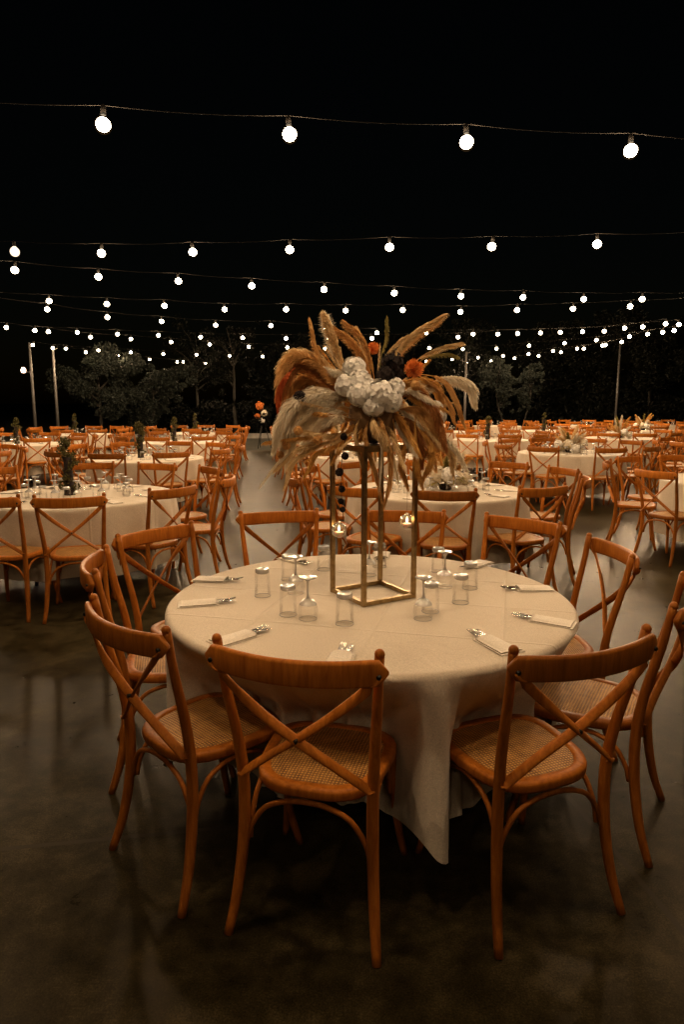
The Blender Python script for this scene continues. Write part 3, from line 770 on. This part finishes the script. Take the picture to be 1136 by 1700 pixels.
# brass stand
SX, SY, SZ = .131, 2.81, TZ; S_TOP = 1.40
st = empty('centerpiece_stand', (SX, SY, SZ), R(31), 'square brass frame stand carrying the tall pampas centerpiece', 'stand')
hw = .125; t_ = .0085
for sx in (-1, 1):
    for sy in (-1, 1):
        b = MB(); b.box((sx * hw, sy * hw, (S_TOP - SZ) / 2), (t_, t_, (S_TOP - SZ) / 2)); b.build('leg', M['brass'], st, False)
for nm, z in (('bottom_frame', t_ + .001), ('top_frame', S_TOP - SZ - t_ - .001)):
    b = MB()
    for s in (-1, 1):
        b.box((0, s * hw, z), (hw - t_, t_ - .001, t_)); b.box((s * hw, 0, z), (t_ - .001, hw - t_, t_))
    b.build(nm, M['brass'], st, False)
b = MB(); b.box((0, 0, S_TOP - SZ + .003), (hw + t_, hw + t_, .003)); b.build('top_plate', M['brass'], st, False)

# ---------------------------------------------------------------- flowers
def at3(px, py, dy=0.0, Y0=SY):
    d = px_ray(px, py); return Vector((0, 0, CAM_H)) + d * ((Y0 + dy) / d.y)
def plume(path, wid, n, rnd, hair=0.05, droop=0.02, bias=0.85, hw_=0.0009, start=0.0, kink=0.0):
    """a stem with many fine hairs; width profile swells in the middle"""
    mb = MB(); P = crom(path, 6); L = len(P)
    mb.tube(P, [0.0022 * (1 - 0.6 * i / (L - 1)) for i in range(L)], 4)
    V = []; F = []
    for k in range(n):
        t = start + (1 - start) * (k / n); fi = t * (L - 1); i = min(L - 2, int(fi)); p = P[i].lerp(P[i + 1], fi - i); tg = (P[i + 1] - P[i]).normalized()
        side = Vector((rnd.gauss(0, 1), rnd.gauss(0, 1), rnd.gauss(0, 1))); side -= tg * side.dot(tg)
        if side.length < 1e-3: continue
        side.normalize()
        tt = (t - start) / (1 - start)
        prof = max(0.12, math.sin(math.pi * min(1, tt * 0.86 + 0.10)) ** 0.75)
        h = hair * rnd.uniform(0.7, 1.25) * (0.6 + 0.4 * prof); w_ = wid * prof * rnd.uniform(0.55, 1.0)
        d0 = (tg * bias * 1.35 + side * (w_ / h)).normalized()
        q1 = p + d0 * h * 0.5; q2 = q1 + (d0 + Vector((0, 0, -droop / h))).normalized() * h * 0.35; q3 = q2 + (d0 + Vector((rnd.gauss(0, kink), rnd.gauss(0, kink), -2.6 * droop / h))).normalized() * h * 0.3
        c = d0.cross(Vector((rnd.gauss(0, 1), rnd.gauss(0, 1), rnd.gauss(0, 1))))
        if c.length < 1e-3: continue
        c = c.normalized() * hw_
        o = len(V); V += [p - c, p + c, q1 - c * 1.3, q1 + c * 1.3, q2 - c, q2 + c, q3]
        F += [(o, o + 1, o + 3, o + 2), (o + 2, o + 3, o + 5, o + 4), (o + 4, o + 5, o + 6)]
    mb.add(V, F); return mb
def petal_ball(c, r, rnd, n=60, ps=0.012, core=.62):
    """hydrangea / pompon head: florets of four small petals on a ball"""
    mb = MB(); mb.ball(c, r * core, 10, 8); V = []; F = []; C = Vector(c)
    for k in range(n):
        z = 1 - 2 * (k + .5) / n; a = k * 2.39996; q = math.sqrt(1 - z * z); N_ = Vector((q * math.cos(a), q * math.sin(a), z))
        o_ = C + N_ * r * rnd.uniform(.80, 1.12); e1 = N_.orthogonal().normalized(); e1 = Matrix.Rotation(rnd.uniform(0, 6), 3, N_) @ e1; e2 = N_.cross(e1)
        for j in range(4):
            d = e1 * math.cos(j * math.pi / 2) + e2 * math.sin(j * math.pi / 2); s_ = N_.cross(d) * ps * .55
            i0 = len(V); V += [o_, o_ + d * ps * .6 + s_ + N_ * ps * .28, o_ + d * ps * 1.1 + N_ * ps * .12, o_ + d * ps * .6 - s_ + N_ * ps * .28]; F += [(i0, i0 + 1, i0 + 2, i0 + 3)]
    mb.add(V, F); return mb
def spiky_ball(c, r, rnd, n=260, w_=0.0012, core=.5):
    mb = MB(); C = Vector(c); mb.ball(c, r * core, 8, 6); V = []; F = []
    for k in range(n):
        z = 1 - 2 * (k + .5) / n; a = k * 2.39996; q = math.sqrt(1 - z * z); N_ = Vector((q * math.cos(a), q * math.sin(a), z))
        N_ = (N_ + Vector((rnd.gauss(0, .1), rnd.gauss(0, .1), rnd.gauss(0, .1)))).normalized(); s_ = N_.orthogonal().normalized() * w_; e_ = C + N_ * r * rnd.uniform(.8, 1.08)
        i0 = len(V); V += [C + N_ * r * core * .8 - s_, C + N_ * r * core * .8 + s_, e_ + s_ * .8, e_ - s_ * .8]; F += [(i0, i0 + 1, i0 + 2, i0 + 3)]
    mb.add(V, F); return mb

AR = empty('flower_arrangement', (SX, SY, S_TOP), 0, 'large pampas grass and white hydrangea centerpiece on the brass stand', 'flower arrangement')
A0 = Vector((SX, SY, S_TOP + .006))
def rel(v): return v - Vector((SX, SY, S_TOP))
rnd = random.Random(21)
def PL(pts, m_, wid, n, name='pampas_plume', **kw):
    dep = kw.pop('dep', [0] * len(pts))
    path = [rel(at3(x, y, d)) for (x, y), d in zip(pts, dep)]
    plume(path, wid, n, rnd, **kw).build(name, M[m_], AR, False)
# upright plumes
PL([(600,665),(572,610),(552,560),(540,527)], 'p_tan', .030, 1500, dep=[0,.0,.02,.02], hair=.045, start=.25, bias=.9)
PL([(590,650),(560,600),(548,560),(541,530)], 'p_cream', .036, 700, dep=[0,.03,.05,.05], hair=.05, start=.35, bias=.8)
PL([(598,670),(552,625),(528,585),(517,538)], 'p_brown', .015, 900, dep=[0,-.02,-.02,0], hair=.045, start=.25, bias=1.2)
PL([(598,670),(556,640),(535,610),(528,585)], 'p_brown', .014, 600, dep=[0,-.05,-.06,-.04], hair=.05, start=.3, bias=1.2)
PL([(625,672),(613,620),(590,575),(561,548)], 'p_brown', .026, 1500, dep=[0,.02,.03,.04], hair=.055, start=.2, bias=1.0)
PL([(628,672),(618,610),(603,568),(580,541)], 'p_brown', .020, 1100, dep=[0,-.02,-.03,-.03], hair=.055, start=.25, bias=1.0)
PL([(628,672),(612,610),(605,580),(596,552)], 'p_tan', .016, 700, dep=[0,.05,.08,.1], hair=.05, start=.35, bias=1.0)
PL([(630,660),(632,600),(640,565),(642,535)], 'p_green', .010, 300, dep=[0,.08,.1,.1], hair=.04, start=.4, bias=1.2)
PL([(635,665),(650,605),(682,560),(729,527)], 'p_tan', .022, 1800, dep=[0,-.02,-.03,-.02], hair=.055, start=.22, bias=1.0)
PL([(640,660),(658,600),(690,560),(722,536)], 'p_brown', .018, 1000, dep=[0,.02,.03,.03], hair=.05, start=.3, bias=1.0)
PL([(650,640),(690,600),(725,580),(760,570)], 'p_tan', .013, 700, dep=[0,.06,.08,.1], hair=.05, start=.35, bias=1.2)
PL([(650,640),(700,598),(735,588),(755,590)], 'p_green', .010, 350, dep=[0,.1,.12,.14], hair=.04, start=.4, bias=1.2)
PL([(640,650),(640,600),(655,575),(672,560)], 'p_tan', .012, 400, dep=[0,-.06,-.08,-.08], hair=.04, start=.3, bias=1.2)
# left drooping brown mass
for j, (pp, mm) in enumerate([([(590,672),(540,618),(500,592),(474,612),(462,648)], 'p_brown'), ([(590,680),(545,635),(505,610),(482,625),(470,655)], 'p_rust'), ([(585,670),(545,610),(505,588),(478,598),(464,625)], 'p_tan'), ([(590,680),(550,650),(518,632),(492,640),(478,662)], 'p_brown'), ([(585,685),(560,655),(530,640),(505,648),(490,672)], 'p_rust')]):
    PL(pp, mm, .034, 1700, dep=[0, -.03 + .02 * j, -.06 + .03 * j, -.08 + .03 * j, -.09 + .04 * j], hair=.06, start=.12, droop=.022, bias=.75)
PL([(490,610),(474,628),(464,650),(462,677)], 'p_red', .024, 900, name='amaranth', dep=[-.1,-.12,-.12,-.12], hair=.035, start=.1, droop=.02)
# left cream mass
for j, pp in enumerate([[(595,672),(545,655),(500,662),(470,695),(456,738)], [(590,680),(540,668),(498,685),(478,712),(468,750)], [(590,690),(545,682),(510,700),(488,728),(478,765)], [(585,665),(540,650),(505,655),(482,672),(470,700)], [(590,695),(555,695),(520,712),(505,738)]]):
    PL(pp, 'p_cream', .040, 1700, dep=[-.03, -.08, -.12 + .04 * j, -.13 + .05 * j, -.12 + .06 * j][:len(pp)], hair=.065, start=.08, droop=.03, bias=.7)
# hay wisps low left
for pp, mm, ww in [([(600,715),(540,722),(490,728),(446,733)], 'p_gold', .012), ([(600,718),(540,735),(500,745),(462,775)], 'p_tan', .02), ([(560,725),(520,745),(490,765),(475,800)], 'p_tan', .022), ([(540,725),(500,742),(465,765),(438,798)], 'p_cream', .007), ([(580,725),(555,740),(530,752),(510,782)], 'p_gold', .02), ([(600,700),(570,693),(545,688),(535,686)], 'p_gold', .012), ([(590,715),(560,722),(535,722),(508,716)], 'p_tan', .02)]:
    PL(pp, mm, ww, 700, name='dried_grass', dep=[-.05,-.08,-.1,-.1], hair=.05, start=.1, droop=.02, bias=1.0, kink=.3)
# hanging plumes in the middle
PL([(625,690),(632,700),(645,740),(648,790),(640,832)], 'p_brown', .020, 1600, dep=[-.08,-.13,-.15,-.15,-.14], hair=.05, start=.1, droop=.01, bias=1.0)
PL([(615,690),(608,715),(612,745),(622,780),(632,822)], 'p_brown', .018, 1300, dep=[-.08,-.12,-.14,-.14,-.13], hair=.05, start=.1, droop=.01, bias=1.0)
PL([(628,700),(632,730),(633,765),(631,800)], 'p_cream', .008, 500, dep=[-.1,-.15,-.16,-.16], hair=.05, start=.2, droop=.01, bias=1.2)
PL([(618,690),(622,705),(632,720),(640,735)], 'p_tan', .034, 1600, dep=[-.1,-.17,-.18,-.17], hair=.05, start=.05, droop=.03, bias=.8)
PL([(600,690),(592,710),(594,735),(600,768)], 'p_tan', .015, 900, dep=[-.06,-.12,-.12,-.12], hair=.05, start=.1, bias=1.1)
PL([(652,690),(655,715),(652,750),(650,800)], 'p_gold', .012, 700, dep=[-.06,-.08,-.08,-.08], hair=.05, start=.2, bias=1.2)
# right masses
for j, (pp, mm) in enumerate([([(650,665),(685,650),(712,668),(728,700),(738,735)], 'p_rust'), ([(655,680),(690,680),(715,700),(726,735)], 'p_brown'), ([(650,690),(675,700),(695,730),(700,765)], 'p_rust'), ([(645,655),(680,640),(700,655),(712,690)], 'p_tan'), ([(660,690),(690,705),(712,730),(722,770)], 'p_brown'), ([(650,640),(690,632),(718,640),(735,668)], 'p_gold')]):
    PL(pp, mm, .034, 1500, dep=[-.03, -.07 + .02 * j, -.1 + .03 * j, -.1 + .04 * j, -.1][:len(pp)], hair=.058, start=.08, droop=.025, bias=.8)
for pp, mm in [([(690,690),(690,730),(692,765),(700,800)], 'p_gold'), ([(685,700),(710,730),(715,760),(705,790)], 'p_gold'), ([(700,690),(735,722),(755,745),(772,772)], 'p_cream'), ([(690,690),(725,730),(745,750),(752,780)], 'p_tan'), ([(680,700),(672,740),(668,770),(675,800)], 'p_gold')]:
    PL(pp, mm, .022, 900, name='dried_grass', dep=[-.04,-.08,-.08,-.06], hair=.055, start=.1, droop=.02, bias=.9, kink=.5)
PL([(690,620),(728,628),(752,655),(770,700)], 'p_brown', .020, 1300, dep=[0,-.02,-.04,-.04], hair=.05, start=.2, droop=.015, bias=1.0)
PL([(690,620),(720,640),(742,665),(752,690)], 'p_brown', .018, 1000, dep=[0,.02,.02,.02], hair=.05, start=.2, droop=.015, bias=1.0)
PL([(690,650),(725,632),(755,630),(778,640),(788,664)], 'p_cream', .026, 2000, dep=[.02,.04,.04,.04,.04], hair=.055, start=.25, droop=.05, bias=.5)
# heads
for (x, y, r, d) in [(588,612,.045,-.05),(598,636,.05,-.09),(575,640,.042,-.09),(612,648,.045,-.1),(632,655,.058,-.13),(648,665,.045,-.12),(655,645,.04,-.09),(622,672,.045,-.13),(597,655,.045,-.12),(724,690,.04,.02),(722,680,.035,.03)]:
    petal_ball(rel(at3(x, y, d)), r * .92, rnd, 95, .0150, .66).build('hydrangea_head', M['p_white'], AR)
for k in range(46):     # short filler plumes and grasses radiating from the core
    a = rnd.uniform(0, 2 * math.pi); el = rnd.uniform(-.7, 1.1); d = Vector((math.cos(a) * math.cos(el), math.sin(a) * math.cos(el), math.sin(el)))
    if d.y < -.75 and abs(el) < .5: d.y *= .4
    c0 = Vector((0, 0, .12)); l = rnd.uniform(.17, .32)
    path = [c0 + d * .05, c0 + d * l * .55 + Vector((0, 0, .02)), c0 + d * l + Vector((0, 0, -.02 - .08 * rnd.random()))]
    plume(path, rnd.uniform(.014, .03), 420, rnd, hair=.05, start=.3, droop=.015, bias=.9, kink=.2).build('pampas_plume', M[rnd.choice(['p_tan', 'p_gold', 'p_cream', 'p_cream', 'p_tan', 'p_gold'])], AR, False)
for k in range(16):     # thin golden grass spikes
    a = rnd.uniform(0, 2 * math.pi); el = rnd.uniform(-.5, .9); d = Vector((math.cos(a) * math.cos(el), .5 * math.sin(a) * math.cos(el), math.sin(el))); c0 = Vector((0, 0, .1)); l = rnd.uniform(.32, .44)
    plume([c0, c0 + d * l * .6, c0 + d * l], .006, 160, rnd, hair=.03, start=.5, bias=1.2).build('dried_grass', M[rnd.choice(['p_gold', 'p_tan'])], AR, False)
spiky_ball(rel(at3(688, 612, -.05)), .040, rnd, 420, .0016).build('protea_head', M['f_orange'], AR, False)
spiky_ball(rel(at3(620, 578, .0)), .026, rnd, 260, .0014).build('protea_head', M['f_orange'], AR, False)
spiky_ball(rel(at3(716, 752, -.03)), .032, rnd, 300, .0014).build('protea_head', M['p_gold'], AR, False)
for (x, y, r, d) in [(652,602,.038,-.07),(640,622,.030,-.09),(498,660,.02,-.12),(660,622,.022,-.05)]:
    petal_ball(rel(at3(x, y, d)), r, rnd, 60, .014).build('dark_dahlia', M['f_dark'], AR)
for (x, y, r, d) in [(476,740,.016,-.1),(495,715,.018,-.14),(465,755,.014,-.08),(528,730,.018,-.14),(690,640,.02,-.1)]:
    petal_ball(rel(at3(x, y, d)), r * .8, rnd, 40, .009).build('dried_rose_head', M['p_brown'], AR)
b = MB(); b.ball(rel(A0 + Vector((0, 0, .115))), .105, 14, 10, 1.1); b.build('foam_core', M['f_stem'], AR)
# dark hanging garland
gp = [rel(at3(x, y, -.13)) for x, y in ((575,700),(572,740),(566,780),(567,820),(570,860))]
b = MB(); b.tube(crom(gp, 4), .0014, 5); gar = b.build('garland_stem', M['f_dark'], AR)
for x, y, r in ((573,757,.014),(564,784,.018),(568,812,.012),(566,832,.009),(569,846,.008),(571,725,.012)):
    petal_ball(rel(at3(x, y, -.13)), r * .72, rnd, 26, .010).build('garland_bud', M['f_dark'], gar)

# tealight globes
def globe(px, py, dy, ztop, label):
    c = at3(px, py, dy); r = .0335
    o = empty('hanging_tealight', tuple(c), 0, label, 'tealight holder', 'glass tealight globes on the brass stand')
    b = MB(); prof = []
    for i in range(15):
        a = math.pi * (0.02 + 0.93 * i / 14); prof.append((r * math.sin(a), -r * math.cos(a)))
    b.lathe(prof, 24); b.build('globe', M['globe_glass'], o)
    b = MB(); b.lathe([(.0045 + .0028 * math.cos(k * math.pi / 4), r + .001 + .0028 * math.sin(k * math.pi / 4)) for k in range(9)], 14); b.build('neck', M['thick'], o)
    b = MB(); b.tube([(0, 0, r + .004), (0, 0, ztop - c.z)], .0007, 5); b.build('cord', M['f_stem'], o)
    b = MB(); b.lathe([(.0005, -.026), (.019, -.025), (.0195, -.008), (.017, -.007), (.0005, -.0075)], 18); cd = b.build('candle', M['wax'], o)
    b = MB(); b.tube([(0, 0, -.008), (0, 0, -.002)], .0009, 5); b.build('wick', M['f_dark'], cd)
    b = MB(); b.lathe([(.0005, -.004), (.0045, .001), (.005, .005), (.003, .013), (.0005, .022)], 10); b.build('flame', M['flame'], cd)
    l = bpy.data.lights.new('flame_light', 'POINT'); l.energy = .10; l.color = (1, .55, .22); l.shadow_soft_size = .008
    lo = bpy.data.objects.new('flame_light', l); COL.objects.link(lo); lo.parent = o; lo.location = (0, 0, .010)
globe(563, 880, .0, S_TOP, 'glass globe with a burning tealight hanging at the left leg')
globe(676, 866, -.03, S_TOP, 'glass globe with a burning tealight hanging at the right leg')

# ---------------------------------------------------------------- centrepieces of the other tables
def low_arrangement(x, y, label, seed, parts=True):
    rnd = random.Random(seed); o = empty('low_arrangement', (x, y, TZ), 0, label, 'flower arrangement')
    b = MB(); b.lathe([(.0005, 0), (.055, 0), (.07, .04), (.065, .05), (.0005, .045)], 16); b.build('bowl', M['f_dark'], o)
    for k in range(15):
        a = k * 2.4 + rnd.uniform(-.4, .4); l = rnd.uniform(.20, .44) if k % 3 else rnd.uniform(.14, .2); d = Vector((math.cos(a), math.sin(a), 0)); w_ = rnd.uniform(.08, .24)
        path = [Vector((0, 0, .05)), d * w_ * .4 + Vector((0, 0, .05 + l * .5)), d * w_ + Vector((0, 0, .05 + l))]
        plume(path, .045, 380, rnd, hair=.08, hw_=.0022, start=.2).build('grass_plume', M[['p_tan', 'p_gold', 'p_cream', 'p_green'][k % 4]], o, False)
    for k in range(9):
        a = k * .7 + rnd.uniform(-.2, .2); q = rnd.uniform(.08, .20)
        petal_ball((q * math.cos(a) * 1.25, q * math.sin(a), rnd.uniform(.06, .17)), rnd.uniform(.05, .078), rnd, 90, .02).build('hydrangea_head', M['p_white'] if k % 2 else M['p_cream'], o)
    b = MB()
    for k in range(14):
        a = rnd.uniform(0, 6.28); d = Vector((math.cos(a), math.sin(a), 0)); s_ = Vector((-math.sin(a), math.cos(a), 0)) * .025; z = rnd.uniform(.03, .1)
        p0 = d * .06 + Vector((0, 0, z)); p1 = d * .16 + Vector((0, 0, z + .05)); p2 = d * .26 + Vector((0, 0, z + .01))
        b.add([p0, p1 + s_, p2, p1 - s_], [(0, 1, 2, 3)])
    b.build('leaves', M['p_green'], o, False)
    return o
def greenery_column(x, y, label, seed):
    rnd = random.Random(seed); o = empty('greenery_vase', (x, y, TZ), 0, label, 'vase')
    b = MB(); b.lathe([(.0005, 0), (.05, 0), (.045, .02), (.035, .30), (.04, .34), (.036, .34)], 16); b.build('vase', M['f_dark'], o)
    mb = MB(); leaf_cloud(mb, rnd, [(rnd.uniform(-.04, .04), rnd.uniform(-.04, .04), .04 + .024 * k, rnd.uniform(.03, .065)) for k in range(20)], 1300, .017, 1.0); mb.build('foliage', M['vine'], o, False)
    return o

# ---------------------------------------------------------------- the other tables
COLS = {'L1': (Vector((-2.40, 6.02)), 4), 'L2': (Vector((-5.40, 5.30)), 4), 'L3': (Vector((-8.60, 4.8)), 4), 'L4': (Vector((-11.8, 4.3)), 4),
        'R1': (Vector((0.95, 6.35)), 4), 'R2': (Vector((4.30, 7.05)), 5), 'R3': (Vector((7.45, 7.5)), 5), 'R4': (Vector((10.6, 8.0)), 5), 'R5': (Vector((13.7, 8.5)), 5)}
CN = {'L1': 'first left of aisle', 'L2': 'second left of aisle', 'L3': 'third left of aisle', 'L4': 'fourth left of aisle', 'R1': 'first right of aisle', 'R2': 'second right of aisle', 'R3': 'third right of aisle', 'R4': 'fourth right of aisle', 'R5': 'fifth right of aisle'}
RN = ['second', 'third', 'fourth', 'fifth', 'sixth']
POS = ['near', 'near-right', 'right-front', 'right-back', 'far-right', 'far', 'far-left', 'left-back', 'left-front', 'near-left']
def in_view(x, y, m_=0.9): return y > 1.2 and abs(x) < y * 0.507 + m_
rnd = random.Random(77)
tables = []
for k in range(5):
    for c, (o0, nrow) in COLS.items():
        if k >= nrow: continue
        p = o0 + VX * k + Vector((rnd.uniform(-.06, .06), rnd.uniform(-.08, .08)))
        if in_view(p.x, p.y, 1.7 * 1.12): tables.append((k, c, p))
chairs = []
for k, c, p in tables:
    rot = rnd.uniform(-.12, .12)
    if (k, c) == (0, 'L1'): rot = .33
    if (k, c) == (0, 'R1'): rot = -.06
    for i in range(10):
        a = rot + i * 2 * math.pi / 10 + rnd.uniform(-.05, .05)   # 0 = towards the camera, ccw seen from above -> right
        d = 1.05 + rnd.uniform(-.04, .07)
        if c == 'L1' and k == 0 and i == 9: a += .15
        ox, oy = math.sin(a), -math.cos(a)
        x, y = p.x + ox * d, p.y + oy * d
        if in_view(x, y, .28): chairs.append((y, x, a + rnd.uniform(-.13, .13), 'brown chair %s of the %s-row table %s' % (POS[i].rstrip(','), RN[k], CN[c]), 'chairs of the %s-row table %s' % (RN[k], CN[c]), k))
chairs.sort(key=lambda q: q[0])
LIM = 288
for y, x, a, lab, grp, k in chairs[:LIM]: put_chair(x, y, a, lab, grp, k <= 1 or y < 12)
if len(chairs) > LIM:
    rest = chairs[LIM:]; bm_v = []; bm_f = []; MI = []
    vv = np.array([v_ for v_ in CHAIR_ME.vertices and [tuple(q.co) for q in CHAIR_ME.vertices]]); ff = [tuple(q.vertices) for q in CHAIR_ME.polygons]; mi = [q.material_index for q in CHAIR_ME.polygons]
    for y, x, a, lab, grp, k in rest:
        cs, sn = math.cos(a), math.sin(a); w_ = np.stack([vv[:, 0] * cs - vv[:, 1] * sn + x, vv[:, 0] * sn + vv[:, 1] * cs + y, vv[:, 2]], 1)
        o = len(bm_v); bm_v += w_.tolist(); bm_f += [tuple(i + o for i in f) for f in ff]; MI += mi
    me = bpy.data.meshes.new('far_chairs'); me.from_pydata(bm_v, [], bm_f); me.update()
    for q in CHAIR_ME.materials: me.materials.append(q)
    me.polygons.foreach_set('material_index', MI); me.polygons.foreach_set('use_smooth', [True] * len(bm_f))
    o = bpy.data.objects.new('far_chairs', me); COL.objects.link(o); tag(o, 'small brown chairs of the farthest rows before the trees', 'chairs', kind='stuff')
print('tables', len(tables), 'chairs', len(chairs))
ntum = 10; ngob = 5
for k, c, p in sorted(tables, key=lambda q: q[2].y):
    tn = '%s-row table %s' % (RN[k], CN[c])
    put_table(p.x, p.y, 'round table under cloth, %s row, %s' % (RN[k], CN[c]), 'cream tablecloth of the ' + tn, rz=rnd.uniform(0, 6.2))
    nt_ = 10 if k <= 2 else 6; ng = 10 if k <= 1 else 6
    for i in range(10):
        a = i * math.pi / 5 + .15; ox, oy = math.sin(a), -math.cos(a); r_ = .42 + rnd.uniform(-.07, .06); pos = POS[i].rstrip(',')
        x, y = p.x + ox * r_, p.y + oy * r_
        if not in_view(x, y, 0.05): continue
        if i < nt_ or nt_ == 10:
            if ntum < 300: put_glass('tumbler', x, y, TZ, 'upturned tumbler %s on %s' % (pos, tn), 'tumblers of the ' + tn); ntum += 1
        if (ng == 10 or i % 2 == 0) and ngob < 300:
            a2 = a + .2; r2 = r_ + rnd.uniform(-.08, -.02)
            put_glass('goblet', p.x + math.sin(a2) * r2, p.y - math.cos(a2) * r2, TZ, 'upturned goblet %s on %s' % (pos, tn), 'goblets of the ' + tn); ngob += 1
        if k <= 1:
            rr_ = .60; bx, by = p.x + ox * rr_, p.y + oy * rr_
            put_setting(bx, by, a, TZ, '%s on %s' % (pos, tn), 'of the ' + tn)
    if c in ('R1', 'R2') and k <= 1 or (c, k) in (('R3', 1), ('R3', 2), ('R2', 3), ('R4', 3), ('R1', 2)):
        low_arrangement(p.x - (.02 if (c, k) != ('R1', 0) else -.08), p.y, 'low pampas and hydrangea arrangement on the ' + tn, k * 10 + len(c))
    elif k <= 3 and c in ('L1', 'L2') or (c, k) in (('R2', 2), ('R3', 3)):
        greenery_column(p.x - .08, p.y, 'dark narrow vase of greenery on the ' + tn, k * 3 + 5)

# ---------------------------------------------------------------- flower stand at the aisle end
fx, fy = X(437, 24.5), 24.5
fs = empty('flower_stand', (fx, fy, -.06), 0, 'dark flower stand with orange blooms at the end of the aisle', 'flower stand')
b = MB()
for k in range(3): a = k * 2.09; b.tube([(.3 * math.cos(a), .3 * math.sin(a), 0), (.05 * math.cos(a), .05 * math.sin(a), .95)], .015, 6)
b.build('tripod', M['bolt'], fs)
rnd = random.Random(4); mb = MB(); leaf_cloud(mb, rnd, [(rnd.uniform(-.2, .2), rnd.uniform(-.2, .2), rnd.uniform(.8, 1.45), .2) for _ in range(10)], 900, .05, 1.0); mb.build('foliage', M['dark_leaf'], fs, False)
for x, z, r_, mm in ((-.08, 1.52, .14, 'f_orange'), (.08, 1.25, .11, 'p_cream'), (.0, 1.0, .09, 'p_white'), (-.16, 1.15, .08, 'f_orange')):
    petal_ball((x, -.15, z), r_, rnd, 40, .04).build('bloom', M[mm], fs)
